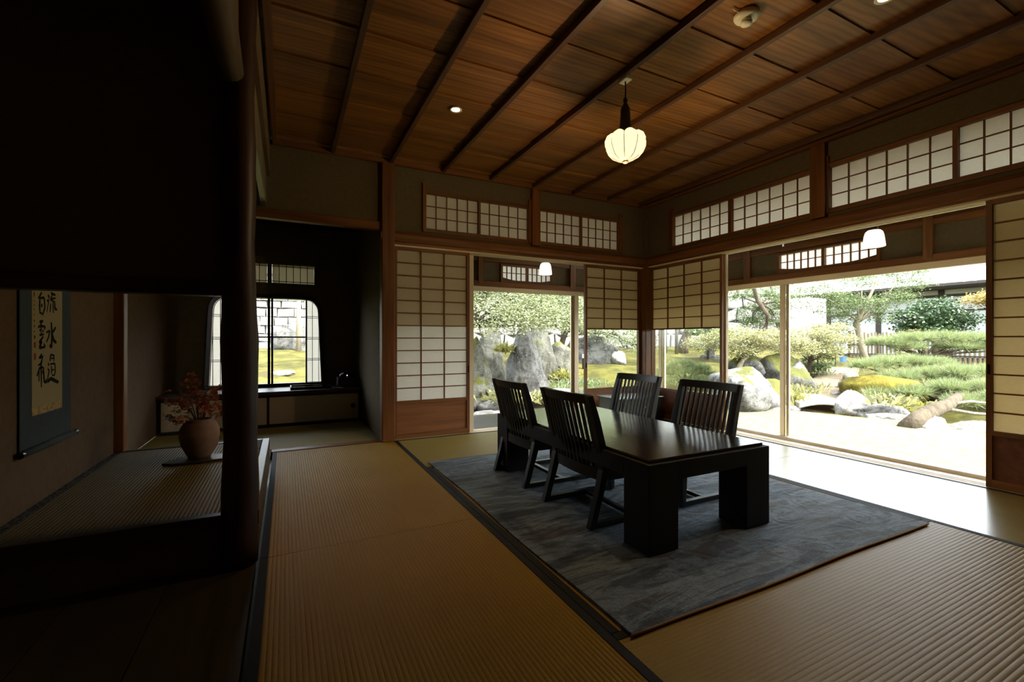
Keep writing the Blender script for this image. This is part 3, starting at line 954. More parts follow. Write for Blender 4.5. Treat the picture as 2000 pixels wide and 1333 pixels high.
def facade(name, label, axis, posts, transoms, cols, stiles, a0, a1):
    """outer glazed wall of the veranda; coordinates along its run a, depth d outward, z"""
    root = tag(empty(name), label, 'glazed wall', kind='structure')
    mx = 'x' if axis == 'X' else 'y'
    def bx(nm, a, b, d0, d1, z0, z1, mat, bev=0):
        if axis == 'X':
            return MB().box(a, YO + d0, z0, b, YO + d1, z1).build(nm, M[mat], root, bevel=bev)
        return MB().box(XO + d0, a, z0, XO + d1, b, z1).build(nm, M[mat], root, bevel=bev)
    bx('sill', a0, a1, -0.05, 0.08, -0.215, -0.175, 'pale_' + mx)
    bx('lower_beam', a0, a1, -0.02, 0.06, 1.572, 1.638, 'wood_' + mx, 0.004)
    bx('lintel', a0, a1, 0.0, 0.055, 1.515, 1.572, 'pale_' + mx)
    bx('upper_beam', a0, a1, -0.02, 0.06, 1.885, 1.94, 'wood_' + mx, 0.004)
    for p0, p1 in posts:
        bx('post', p0, p1, -0.03, 0.06, 1.60, 2.40, 'wood_v', 0.004)
    t0, t1, mid = transoms
    for e0, e1 in ((a0, t0), (t1, a1)):
        bx('plaster_panel', e0, e1, 0.01, 0.05, 1.638, 1.885, 'plaster')
    bx('plaster_panel', t0, t1, 0.01, 0.05, 1.855, 1.885, 'plaster')
    for s0, s1 in ((t0 - 0.015, t0 + 0.012), (mid - 0.014, mid + 0.014), (t1 - 0.012, t1 + 0.015)):
        bx('transom_stile', s0, s1, -0.012, 0.045, 1.638, 1.87, 'wood_v')
    bx('transom_rail', t0, t1, -0.01, 0.045, 1.85, 1.868, 'wood_' + mx)
    # curved lower rail of the comb shaped transom
    n = 24
    secs = []
    for k in range(n + 1):
        f = k / n
        a = t0 + (t1 - t0) * f
        zz = 1.668 + 0.035 * max(0.0, abs(2 * f - 1) - 0.45) ** 1.5 / 0.41
        q = [(-0.01, 1.636), (0.045, 1.636), (0.045, zz), (-0.01, zz)]
        secs.append([((a, YO + d, z) if axis == 'X' else (XO + d, a, z)) for d, z in q])
    MB().sweep(secs).build('transom_rail', M['wood_' + mx], root)
    for s0, s1 in ((t0 + 0.012, mid - 0.014), (mid + 0.014, t1 - 0.012)):
        cw = (s1 - s0) / cols
        for i in range(cols):
            for z0, z1 in ((1.66, 1.765), (1.765, 1.85)):
                bx('paper_pane', s0 + i * cw, s0 + (i + 1) * cw, 0.03, 0.031, z0, z1, 'paper_w')
            if i:
                bx('lattice_bar', s0 + i * cw - 0.005, s0 + i * cw + 0.005, 0.012, 0.029, 1.65, 1.85, 'wood_v')
        bx('lattice_bar', s0, s1, 0.014, 0.028, 1.761, 1.769, 'wood_' + mx)
    for s0, s1 in stiles:
        bx('sash_stile', s0, s1, 0.0, 0.035, -0.175, 1.515, 'pale_v', 0.002)
        bx('sash_stile', s0 - 0.035, s1 - 0.05, 0.035, 0.06, -0.175, 1.515, 'pale_v', 0.002)
    edges = [s[0] for s in stiles]
    for e0, e1 in zip(edges[:-1], edges[1:]):
        bx('glass_pane', e0 + 0.02, e1, 0.018, 0.021, -0.175, 1.515, 'glass')
        bx('added_clerestory_pane', e0 + 0.02, e1, 0.018, 0.021, 2.07, 2.40, 'glass')  # unseen upper glazing, added to let daylight reach the inner transoms
        bx('upper_board', e0 + 0.02, e1, 0.0, 0.04, 1.94, 2.07, 'wood_' + mx)
    return root
facade('window_7', 'glazed veranda wall facing the lawn', 'Y', [(3.515, 3.595), (1.82, 1.885), (-0.4, -0.32), (4.90, 5.0)], (2.222, 3.178, 2.708), 6,
       [(-2.75, -2.70), (-0.68, -0.63), (1.20, 1.247), (3.119, 3.166), (4.96, 5.01)], Y0 - 1.5, YO)
facade('window_8', 'glazed veranda wall facing the pond', 'X', [(3.497, 3.583), (2.13, 2.19), (0.86, 0.93)], (2.463, 3.215, 2.836), 5,
       [(0.88, 0.93), (1.75, 1.80), (3.585, 3.652), (4.90, 4.955)], 0.85, XO + 0.05)

# ================================================================== FURNITURE
# ---------------- rug
rug = tag(empty('area_rug', (1.853, 2.122, 0.0)), 'worn blue grey patterned rug under the low table', 'rug')
gx, gy = 60, 70
wx_, wy_ = 0.925, 1.075
V, F = [], []
for j in range(gy + 1):
    for i in range(gx + 1):
        x, y = -wx_ + 2 * wx_ * i / gx, -wy_ + 2 * wy_ * j / gy
        wav = 0.0025 * math.sin(7 * y + 2 * x) * math.exp(-((x - 0.75) / 0.25) ** 2) + 0.0015 * mnoise.noise((x * 3, y * 3, 0))
        V.append((x + 0.006 * math.sin(5 * y), y + 0.004 * math.sin(6 * x), 0.0105 + wav))
for j in range(gy):
    for i in range(gx):
        a = j * (gx + 1) + i
        F.append((a, a + 1, a + gx + 2, a + gx + 1))
top_n = len(V)
bnd = [i for i in range(gx + 1)] + [(j + 1) * (gx + 1) - 1 for j in range(1, gy + 1)] + [gy * (gx + 1) + i for i in range(gx - 1, -1, -1)] + [j * (gx + 1) for j in range(gy - 1, 0, -1)]
for b in bnd:
    V.append((V[b][0], V[b][1], 0.0018))
nb = len(bnd)
for k in range(nb):
    F.append((bnd[k], top_n + k, top_n + (k + 1) % nb, bnd[(k + 1) % nb]))
m = MB(); m.add(V, F)
m.build('pile', M['rug'], rug, smooth=False)
for s in (-1, 1):
    pts = [(-wx_ - 0.002 + 2 * (wx_ + 0.002) * k / 30, s * (wy_ + 0.003) + 0.004 * math.sin(6 * (-wx_ + 2 * wx_ * k / 30)), 0.0075) for k in range(31)]
    MB().tube(pts, 0.0040, 8).build('binding', M['binding'], rug, smooth=True)

# ---------------- low table
tb = tag(empty('dining_table', (1.705, 2.122, 0.012)), 'low black wooden table with thick square legs on the rug', 'table')
hx, hy = 0.385, 0.737
MB().box(-hx + 0.02, -hy + 0.02, 0.372, hx - 0.02, hy - 0.02, 0.388).build('table_top', M['table'], tb, bevel=0.003)
for (a, b, c, d) in ((-hx + 0.165, -hy, hx - 0.165, -hy + 0.03), (-hx + 0.165, hy - 0.03, hx - 0.165, hy)):
    MB().box(a, b, 0.295, c, d, 0.374).build('apron', M['table_side'], tb, bevel=0.002)
for (a, c) in ((-hx, -hx + 0.03), (hx - 0.03, hx)):
    MB().box(a, -hy + 0.155, 0.295, c, hy - 0.155, 0.374).build('apron', M['table_side'], tb, bevel=0.002)
lg = MB().box(-0.0825, -0.0775, 0.0, 0.0825, 0.0775, 0.374).mesh('leg', M['table_side'])
for sx in (-1, 1):
    for sy in (-1, 1):
        place('leg', lg, tb, (sx * (hx - 0.0825), sy * (hy - 0.0775), 0), bevel=0.003)

# ---------------- chairs  (local: x = 0 at the rear feet, +x forward)
def make_chair():
    c = empty('dining_chair')
    hw = 0.207
    cm = M['chair']
    def bow(y, s=0.028):
        return -s * (1 - (y / hw) ** 2)
    for s in (-1, 1):
        y = s * hw
        m = MB()
        secs = []
        for x, z, w, d in ((0.0, 0.0, 0.032, 0.034), (0.045, 0.15, 0.034, 0.036), (0.078, 0.27, 0.042, 0.038), (0.070, 0.33, 0.042, 0.038), (0.028, 0.50, 0.036, 0.036), (-0.012, 0.626, 0.030, 0.034)):
            secs.append([(x - w / 2, y - d / 2, z), (x + w / 2, y - d / 2, z), (x + w / 2, y + d / 2, z), (x - w / 2, y + d / 2, z)])
        m.sweep(secs).build('rear_leg', cm, c, bevel=0.002)
        m = MB()
        secs = []
        for x, z, w in ((0.455, 0.0, 0.030), (0.445, 0.27, 0.040)):
            secs.append([(x - w / 2, y - 0.018, z), (x + w / 2, y - 0.018, z), (x + w / 2, y + 0.018, z), (x - w / 2, y + 0.018, z)])
        m.sweep(secs).build('front_leg', cm, c, bevel=0.002)
        MB().box(0.012, y - 0.015, 0.0, 0.445, y + 0.015, 0.026).build('runner', cm, c, bevel=0.002)
        MB().box(0.09, y - 0.013, 0.215, 0.43, y + 0.013, 0.268).build('seat_rail', cm, c, bevel=0.002)
    # bowed top rail and rear seat rail
    for nm, xc, z0, z1, sag, th in (('top_rail', -0.006, 0.583, 0.628, 0.028, 0.024), ('rear_rail', 0.077, 0.212, 0.268, 0.022, 0.022)):
        secs = []
        for k in range(15):
            y = -hw + 2 * hw * k / 14
            x = xc + bow(y, sag)
            lean = 0.014 if nm == 'top_rail' else 0
            secs.append([(x - th / 2 + lean, y, z0), (x + th / 2 + lean, y, z0), (x + th / 2, y, z1), (x - th / 2, y, z1)])
        MB().sweep(secs).build(nm, cm, c)
    MB().box(0.432, -hw + 0.018, 0.215, 0.456, hw - 0.018, 0.268).build('front_rail', cm, c, bevel=0.002)
    MB().box(0.26, -hw + 0.015, 0.004, 0.286, hw - 0.015, 0.024).build('stretcher', cm, c, bevel=0.002)
    for k in range(11):
        y = -hw + 2 * hw * (k + 1) / 12
        secs = []
        for z, x in ((0.262, 0.078), (0.33, 0.068), (0.46, 0.036), (0.588, 0.005)):
            f = (z - 0.262) / 0.326
            xx = x + bow(y, 0.022 + 0.006 * f)
            secs.append([(xx - 0.006, y - 0.0065, z), (xx + 0.006, y - 0.0065, z), (xx + 0.006, y + 0.0065, z), (xx - 0.006, y + 0.0065, z)])
        MB().sweep(secs).build('slat', cm, c)
    m = MB()
    secs = []
    for z, i in ((0.258, 0.0), (0.280, -0.004), (0.290, 0.012), (0.293, 0.03)):
        secs.append([(0.10 + i, -hw + 0.022 + i, z), (0.43 - i, -hw + 0.022 + i, z), (0.43 - i, hw - 0.022 - i, z), (0.10 + i, hw - 0.022 - i, z)])
    m.sweep(secs).build('cushion', M['cushion'], c, bevel=0.004)
    return c
ch0 = make_chair()
spots = [((1.275, 2.575), 0, 'black slatted low chair at the table, near the full height paper door'),
         ((1.275, 1.925), 0, 'black slatted low chair at the table, nearest the bare mats'),
         ((2.335, 2.57), 180, 'black slatted low chair in front of the corner chest'),
         ((2.335, 1.94), 180, 'black slatted low chair backed onto the garden opening')]
for i, ((x, y), a, lab) in enumerate(spots):
    c = ch0 if i == 0 else copy_tree(ch0)
    c.location = (x, y, 0.0125)
    c.rotation_euler = (0, 0, R(a))
    tag(c, lab, 'chair', 'low chairs around the table')

# ---------------- black chest in the corner
bc = tag(empty('low_chest', (3.34, 3.79, 0.0)), 'low black lacquered chest in the far corner behind the chairs', 'chest')
MB().box(-0.28, -0.185, 0.0, 0.28, 0.19, 0.27).build('body', M['black'], bc, bevel=0.004)
MB().box(-0.295, -0.2, 0.27, 0.295, 0.2, 0.292).build('top', M['black'], bc, bevel=0.004)
for k in range(2):
    d = MB().box(-0.265 + k * 0.268, -0.193, 0.03, -0.003 + k * 0.268, -0.184, 0.255).build('door', M['black'], bc, bevel=0.002)
    kn = MB().lathe([(0.0, 0.0), (0.008, 0.001), (0.010, 0.008), (0.006, 0.014), (0.0, 0.015)], 12)
    kn.v = [(v[0] + (-0.03 if k == 0 else 0.03), -0.193 - v[2], v[1] + 0.19) for v in kn.v]
    kn.build('knob', M['metal'], d, smooth=True)

# ---------------- pendant lamp
pl = tag(empty('pendant_lamp', (1.80, 2.084, 0.0)), 'glowing lotus shaped pendant lamp hanging from a ceiling batten', 'lamp')
MB().box(-0.024, -0.035, 2.435, 0.024, 0.035, 2.457).build('ceiling_plug', M['white'], pl, bevel=0.003)
MB().tube([(0, 0, 2.436), (0.002, 0, 2.38), (0, 0, 2.325)], 0.0042, 8).build('cord', M['black_matt'], pl)
MB().lathe([(0.0, 2.335), (0.012, 2.333), (0.014, 2.318), (0.009, 2.308), (0.016, 2.295), (0.028, 2.27), (0.031, 2.20), (0.034, 2.17), (0.040, 2.15), (0.060, 2.132), (0.064, 2.118), (0.0, 2.116)], 20).build('cap', M['bronze'], pl, smooth=True)
def lobe(q, z):
    f = min(1.0, max(0.0, (z - 1.962) / 0.05))
    return 1.0 - 0.17 * f * (1 - abs(math.sin(4.0 * q))) ** 1.5
def rise(q, k, n):
    return 0.020 * max(0.0, (k - n + 4) / 3.0) * (abs(math.sin(4.0 * q)) ** 0.7 - 0.6) if k >= n - 4 else 0.0
sp = [(0.012, 1.962), (0.050, 1.971), (0.083, 1.990), (0.107, 2.018), (0.121, 2.050), (0.123, 2.078), (0.112, 2.102), (0.090, 2.116), (0.060, 2.120)]
m = MB()
secs = []
for k, (rr_, z) in enumerate(sp):
    secs.append([(rr_ * lobe(q, z) * math.cos(q), rr_ * lobe(q, z) * math.sin(q), z + rise(q, k, 9)) for q in [2 * math.pi * i / 96 for i in range(96)]])
m.sweep(secs).build('shade', M['shade'], pl, smooth=True)
for k in range(8):
    q = math.pi / 4 * k
    pts = [(rr_ * lobe(q, z) * 1.012 * math.cos(q), rr_ * lobe(q, z) * 1.012 * math.sin(q), z + rise(q, j, 9)) for j, (rr_, z) in enumerate(sp)]
    MB().tube(pts, 0.0022, 5).build('rib', M['bronze'], pl)
MB().lathe([(0.0, 1.950), (0.014, 1.951), (0.018, 1.960), (0.014, 1.968), (0.0, 1.969)], 14).build('finial', M['bronze'], pl, smooth=True)
ld = bpy.data.lights.new('pendant_bulb', 'POINT')
ld.energy = 5.2
ld.color = (1.0, 0.66, 0.32)
ld.shadow_soft_size = 0.03
lo = bpy.data.objects.new('pendant_bulb', ld)
COL.objects.link(lo)
lo.parent = pl
lo.location = (0, 0, 1.90)

# ---------------- veranda lamps
def porch_lamp(loc, label):
    r = tag(empty('porch_lamp', loc), label, 'lamp', 'bell shaped porch lamps')
    MB().tube([(0, 0, 2.40), (0, 0, 1.835)], 0.006, 8).build('stem', M['bronze'], r)
    MB().lathe([(0.0, 1.845), (0.026, 1.842), (0.030, 1.815), (0.0, 1.812)], 16).build('holder', M['bronze'], r, smooth=True)
    MB().lathe([(0.0, 1.822), (0.045, 1.816), (0.060, 1.80), (0.068, 1.77), (0.078, 1.685), (0.076, 1.680), (0.0, 1.690)], 28).build('shade', M['shade_s'], r, smooth=True)
porch_lamp((2.766, 4.62, 0), 'white bell shaped lamp above the pond side veranda')
porch_lamp((4.40, 2.004, 0), 'white bell shaped lamp above the lawn side veranda')

# ---------------- downlights and smoke detector
for (x, y, lab) in ((1.046, 2.952, 'recessed downlight glowing near the plaster alcove wall'), (2.489, 1.087, 'recessed downlight at the top edge near the garden side')):
    r = tag(empty('downlight', (x, y, 2.496)), lab, 'downlight', 'ceiling downlights')
    MB().lathe([(0.030, 0.0), (0.042, -0.002), (0.044, -0.006), (0.036, -0.008), (0.030, -0.004)], 24).build('rim', M['white'], r, smooth=True)
    MB().lathe([(0.0, -0.004), (0.029, -0.004), (0.029, -0.001), (0.0, -0.001)], 20).build('bulb', M['dl'], r)
    sd = bpy.data.lights.new('downlight_spot', 'SPOT')
    sd.energy = 7
    sd.color = (1.0, 0.62, 0.26)
    sd.spot_size = R(80)
    sd.spot_blend = 0.6
    sd.shadow_soft_size = 0.03
    so = bpy.data.objects.new('downlight_spot', sd)
    COL.objects.link(so)
    so.parent = r
    so.location = (0, 0, -0.02)
sm = tag(empty('smoke_detector', (2.017, 1.454, 2.497)), 'round white smoke detector on the ceiling boards', 'smoke detector')
MB().lathe([(0.0, 0.0), (0.058, 0.0), (0.058, -0.012), (0.052, -0.022), (0.03, -0.026), (0.0, -0.026)], 28).build('housing', M['white'], sm, smooth=True)
MB().lathe([(0.0, -0.02), (0.022, -0.022), (0.027, -0.04), (0.026, -0.048), (0.0, -0.05)], 24).build('sensor', M['white'], sm, smooth=True)
MB().tube([(-0.056, 0, -0.006), (-0.075, 0.005, -0.003), (-0.10, 0.0, -0.003)], 0.003, 6).build('cable', M['white'], sm)

# ---------------- hanging scroll
scr = tag(empty('hanging_scroll', (XL + 0.002, 2.69, 0.445)), 'hanging calligraphy scroll on blue grey mount in the alcove', 'scroll')
MB().box(0.004, -0.235, 0.0, 0.007, 0.235, 1.52).build('mount', M['scroll_blue'], scr)
MB().box(0.007, -0.145, 0.172, 0.0085, 0.135, 1.22).build('paper', M['scroll_paper'], scr)
MB().box(0.007, -0.145, 0.138, 0.0087, 0.135, 0.172).build('brocade_band', M['scroll_gold'], scr)
m = MB(); m.tube([(0.016, -0.235, 0.0), (0.016, 0.235, 0.0)], 0.014, 14); m.build('roller', M['scroll_blue'], scr, smooth=True)
for s in (-1, 1):
    m = MB(); m.tube([(0.016, s * 0.235, 0.0), (0.016, s * 0.262, 0.0)], [0.012, 0.014], 14); m.build('roller_knob', M['black'], scr)
MB().tube([(0.014, -0.24, 1.52), (0.014, 0.24, 1.52)], 0.009, 10).build('hanging_rod', M['scroll_blue'], scr)

INK = [  # (strokes of one character as ((y, z), ...) with width), traced in alcove wall coordinates
    [([(2.684, 1.097), (2.696, 1.089)], 0.0126), ([(2.675, 1.075), (2.69, 1.067)], 0.0115), ([(2.698, 1.092), (2.686, 1.055), (2.674, 1.021)], 0.0069), ([(2.711, 1.108), (2.757, 1.103)], 0.0126), ([(2.71, 1.081), (2.759, 1.09)], 0.0092), ([(2.73, 1.109), (2.706, 1.077), (2.753, 1.071)], 0.0092), ([(2.711, 1.062), (2.703, 1.022)], 0.0103), ([(2.732, 1.07), (2.735, 1.02)], 0.0103), ([(2.748, 1.069), (2.751, 1.041), (2.772, 1.037)], 0.0138)],
    [([(2.715, 0.978), (2.722, 0.925), (2.718, 0.865), (2.699, 0.876)], 0.0161), ([(2.67, 0.932), (2.703, 0.94), (2.69, 0.912), (2.671, 0.89)], 0.0115), ([(2.759, 0.957), (2.74, 0.942), (2.724, 0.929)], 0.0138), ([(2.724, 0.924), (2.738, 0.898), (2.765, 0.886)], 0.0173)],
    [([(2.711, 0.834), (2.703, 0.804)], 0.0115), ([(2.711, 0.834), (2.743, 0.828), (2.74, 0.802)], 0.0103), ([(2.715, 0.817), (2.738, 0.816)], 0.008), ([(2.706, 0.791), (2.751, 0.793), (2.754, 0.759), (2.747, 0.739), (2.722, 0.742)], 0.0103), ([(2.716, 0.783), (2.719, 0.747)], 0.0092), ([(2.722, 0.764), (2.743, 0.765)], 0.008), ([(2.685, 0.796), (2.696, 0.786)], 0.0103), ([(2.683, 0.774), (2.696, 0.761), (2.685, 0.739), (2.68, 0.716)], 0.0092), ([(2.68, 0.715), (2.711, 0.727), (2.746, 0.716), (2.781, 0.705), (2.783, 0.713)], 0.0173)],
    [([(2.628, 1.104), (2.613, 1.088), (2.597, 1.074)], 0.0103), ([(2.612, 1.077), (2.609, 1.044), (2.613, 1.011)], 0.0126), ([(2.612, 1.077), (2.65, 1.083), (2.657, 1.041), (2.635, 1.005)], 0.0126), ([(2.622, 1.046), (2.635, 1.048)], 0.0161), ([(2.616, 1.015), (2.633, 1.012)], 0.0092)],
    [([(2.609, 0.975), (2.64, 0.981)], 0.0138), ([(2.598, 0.95), (2.609, 0.959), (2.66, 0.957), (2.65, 0.944)], 0.0103), ([(2.623, 0.976), (2.623, 0.928)], 0.0103), ([(2.609, 0.943), (2.616, 0.938)], 0.0092), ([(2.635, 0.94), (2.645, 0.935)], 0.0092), ([(2.609, 0.92), (2.647, 0.924)], 0.0115), ([(2.642, 0.914), (2.604, 0.887), (2.63, 0.892), (2.605, 0.865), (2.66, 0.869), (2.647, 0.883)], 0.0126)],
    [([(2.63, 0.839), (2.604, 0.821), (2.642, 0.829)], 0.0103), ([(2.635, 0.828), (2.625, 0.799), (2.597, 0.791)], 0.0103), ([(2.622, 0.808), (2.623, 0.773), (2.625, 0.695)], 0.0115), ([(2.587, 0.747), (2.609, 0.78), (2.642, 0.782)], 0.0115), ([(2.642, 0.781), (2.65, 0.717), (2.672, 0.714), (2.667, 0.729)], 0.0126), ([(2.633, 0.765), (2.65, 0.747)], 0.0103), ([(2.606, 0.768), (2.604, 0.721)], 0.0092)],
    [([(2.564, 1.099), (2.564, 1.079)], 0.0057), ([(2.562, 1.064), (2.564, 1.06)], 0.0046), ([(2.564, 1.047), (2.563, 1.041)], 0.0046), ([(2.562, 1.029), (2.566, 1.023)], 0.0046), ([(2.564, 1.007), (2.564, 1.0)], 0.0046), ([(2.562, 0.983), (2.566, 0.974)], 0.0057), ([(2.564, 0.961), (2.564, 0.951)], 0.0057), ([(2.562, 0.937), (2.566, 0.932)], 0.0057), ([(2.562, 0.917), (2.571, 0.911), (2.564, 0.904)], 0.0069)],
]
def brush(char, name, mat):
    m = MB()
    for pts, w in char:
        P = [Vector((0, p[0] - 2.69, p[1] - 0.445)) for p in pts]
        # resample and give the stroke a brush like swelling
        Q = []
        for i in range(len(P) - 1):
            for k in range(5):
                Q.append(P[i].lerp(P[i + 1], k / 5))
        Q.append(P[-1])
        S = [Q[0]] + [(Q[i - 1] + Q[i] * 2 + Q[i + 1]) / 4 for i in range(1, len(Q) - 1)] + [Q[-1]]
        n = len(S)
        L, Rr = [], []
        for i in range(n):
            t = (S[min(i + 1, n - 1)] - S[max(i - 1, 0)])
            if t.length < 1e-6: t = Vector((0, 0, -1))
            t.normalize()
            nn = Vector((0, -t.z, t.y))
            ww = w * 0.5 * (0.55 + 0.45 * math.sin(math.pi * (0.15 + 0.8 * i / max(1, n - 1))))
            L.append(S[i] + nn * ww); Rr.append(S[i] - nn * ww)
        secs = [[(0.0086, L[i].y, L[i].z), (0.0086, Rr[i].y, Rr[i].z), (0.0091, Rr[i].y, Rr[i].z), (0.0091, L[i].y, L[i].z)] for i in range(n)]
        m.sweep(secs)
    m.build(name, M[mat], scr)
for k, chs in enumerate(INK):
    brush(chs, 'ink_character', 'ink')
for (y0, z0, y1, z1) in [(2.561, 0.866, 2.578, 0.89), (2.562, 0.816, 2.579, 0.843)]:
    MB().box(0.0086, y0 - 2.69, z0 - 0.445, 0.0090, y1 - 2.69, z1 - 0.445).build('seal', M['seal'], scr)

# ---------------- vase of autumn leaves
rng = np.random.default_rng(7)
vb_ = tag(MB().poly([(-0.16, -0.05, 0), (-0.11, -0.085, 0), (0.02, -0.09, 0), (0.12, -0.07, 0), (0.17, -0.02, 0), (0.13, 0.06, 0), (0.02, 0.09, 0), (-0.10, 0.07, 0)], (0, 0, 0.014)).build('display_board', M['dark_x'], None, (-0.455, 3.12, 0.2055), bevel=0.003),
          'dark irregular wooden board under the stoneware vase', 'board')
vs_ = tag(empty('flower_vase', (-0.45, 3.14, 0.2195)), 'round brown stoneware vase of red leaves on the alcove platform', 'vase')
MB().lathe([(0.0, 0.0), (0.052, 0.0), (0.064, 0.02), (0.090, 0.075), (0.100, 0.125), (0.097, 0.165), (0.080, 0.20), (0.066, 0.212), (0.068, 0.222), (0.056, 0.222), (0.054, 0.20), (0.0, 0.19)], 28).build('pot', M['vase'], vs_, smooth=True)

def leaves(name, mat, parent, P, size, rng, up=0.5, aspect=0.6, star=False, kind='stuff'):
    """P: (n,3) leaf positions; each leaf a folded diamond"""
    n = len(P)
    nrm = rng.normal(size=(n, 3)); nrm[:, 2] = np.abs(nrm[:, 2]) + up * 2
    nrm /= np.linalg.norm(nrm, axis=1, keepdims=True)
    a = rng.normal(size=(n, 3))
    a -= (a * nrm).sum(1, keepdims=True) * nrm
    a /= np.linalg.norm(a, axis=1, keepdims=True) + 1e-9
    b = np.cross(nrm, a)
    s = size * rng.uniform(0.6, 1.25, (n, 1))
    if star:
        ang = [0, 36, 72, 108, 144, 180, 216, 252, 288, 324]
        rad = [1, .38, .85, .36, .6, .3, .6, .36, .85, .38]
        pts = [P + s * r * (a * math.cos(R(q)) + b * math.sin(R(q))) for q, r in zip(ang, rad)]
        V = np.stack(pts, 1).reshape(-1, 3)
        F = np.arange(n * 10).reshape(n, 10)
    else:
        pts = [P - s * a, P - s * aspect * b + nrm * s * 0.15, P + s * a, P + s * aspect * b + nrm * s * 0.15]
        V = np.stack(pts, 1).reshape(-1, 3)
        F = np.arange(n * 4).reshape(n, 4)
    o = place(name, npmesh(name, V, F, mat), parent)
    if kind: o['kind'] = kind
    return o

m = MB()
tips = []
for k in range(13):
    q = rng.uniform(0, 6.28); sp_ = rng.uniform(0.05, 0.17); h = rng.uniform(0.30, 0.47)
    if k < 3: h = 0.25; sp_ = 0.19
    p = [(0.01 * math.cos(q), 0.01 * math.sin(q), 0.19), (0.35 * sp_ * math.cos(q), 0.35 * sp_ * math.sin(q), 0.22 + (h - 0.2) * 0.45), (sp_ * math.cos(q), sp_ * math.sin(q), h)]
    m.tube(p, [0.003, 0.0025, 0.0015], 5)
    for j in range(9):
        t = rng.uniform(0.45, 1.0)
        a = Vector(p[1]).lerp(Vector(p[2]), (t - 0.45) / 0.55)
        tips.append(a)
m.build('branch', M['stem'], vs_)
P = np.array([list(t) for t in tips for _ in range(3)]) + rng.normal(0, 0.022, (len(tips) * 3, 3))
P[:, 2] = np.maximum(P[:, 2], 0.225)
leaves('leaf_spray', M['red_leaf'], vs_, P, 0.021, rng, 0.2, star=True)

# ---------------- things on the alcove desk
t = tag(empty('black_tray', (0.235, 5.42, 0.3665)), 'shallow black tray on the writing shelf', 'tray')
MB().box(-0.20, -0.12, 0.0, 0.20, 0.12, 0.008).build('base', M['black'], t)
for a in ((-0.20, -0.12, -0.19, 0.12), (0.19, -0.12, 0.20, 0.12), (-0.19, -0.12, 0.19, -0.11), (-0.19, 0.11, 0.19, 0.12)):
    MB().box(a[0], a[1], 0.008, a[2], a[3], 0.03).build('rim', M['black'], t)
t = tag(empty('paper_booklet', (0.50, 5.30, 0.3665)), 'thin grey booklet lying flat beside the black tray', 'booklet')
MB().box(-0.05, -0.04, 0.0, 0.05, 0.04, 0.006).build('pages', m_plain('booklet_pages', (0.25, 0.27, 0.27), 0.6), t)
MB().box(-0.051, -0.041, 0.006, 0.051, 0.041, 0.0075).build('cover', m_plain('booklet_cover', (0.16, 0.18, 0.18), 0.5), t)
t = tag(empty('black_box', (0.62, 5.45, 0.3665)), 'black appliance box with a tiny white light on the shelf', 'box')
MB().box(-0.11, -0.10, 0.0, 0.11, 0.10, 0.11).build('body', M['black'], t, bevel=0.006)
MB().lathe([(0.0, 0.11), (0.085, 0.11), (0.085, 0.135), (0.06, 0.16), (0.02, 0.17), (0.0, 0.17)], 24).build('lid', M['black'], t, smooth=True)
MB().lathe([(0.0, 0.165), (0.012, 0.168), (0.013, 0.18), (0.0, 0.184)], 12).build('knob', M['black'], t, smooth=True)
MB().box(-0.012, -0.088, 0.128, -0.006, -0.080, 0.134).build('indicator', M['led'], t)

# ================================================================== GARDEN
def smooth(t):
    t = np.clip(t, 0, 1)
    return t * t * (3 - 2 * t)
def ground_z(x, y):
    x = np.asarray(x, float); y = np.asarray(y, float)
    d = np.hypot(x, y)
    az = np.arctan2(x, y)           # 0 = straight back, pi/2 = garden side
    side = smooth((az - 0.95) / 0.25)
    g = -0.55 + 0.62 * smooth((d - 11.8) / 5.0) + (0.38 - 0.35 * side) * smooth((d - 17) / 6)
    back = 1 - smooth((az - 0.60) / 0.12)
    left = smooth((az - 0.16) / 0.10)
    g -= 0.55 * back * left * smooth((d - 7.4) / 0.8) * (1 - smooth((d - 11.0) / 0.9))      # pond
    g -= 0.42 * (1 - back) * smooth((d - 10.75) / 0.3) * (1 - smooth((d - 11.7) / 0.4)) * (1 - 0.9 * smooth((az - 1.03) / .02) * (1 - smooth((az - 1.10) / .02)))
    g += 0.05 * np.sin(x * 1.3 + y * 0.7) * smooth((d - 12) / 3) + 0.03 * np.sin(x * 2.7 - y * 3.1) * smooth((d - 12) / 3)
    return g
nx, ny = 230, 200
gxs = np.linspace(-14, 34, nx); gys = np.linspace(-14, 31, ny)
GX, GY = np.meshgrid(gxs, gys)
GZ = ground_z(GX, GY)
GZ = np.where((GX < 5.0) & (GY < 5.3) & (GX > -3), -0.75, GZ)
V = np.stack([GX.ravel(), GY.ravel(), GZ.ravel()], 1)
idx = np.arange(nx * ny).reshape(ny, nx)
F = np.stack([idx[:-1, :-1], idx[:-1, 1:], idx[1:, 1:], idx[1:, :-1]], -1).reshape(-1, 4)
gm = npmesh('ground', V, F, M['moss'])
gm.polygons.foreach_set('use_smooth', [True] * len(gm.polygons))
tag(place('ground', gm), 'mossy garden ground rising towards the stone wall', 'ground', kind='structure')
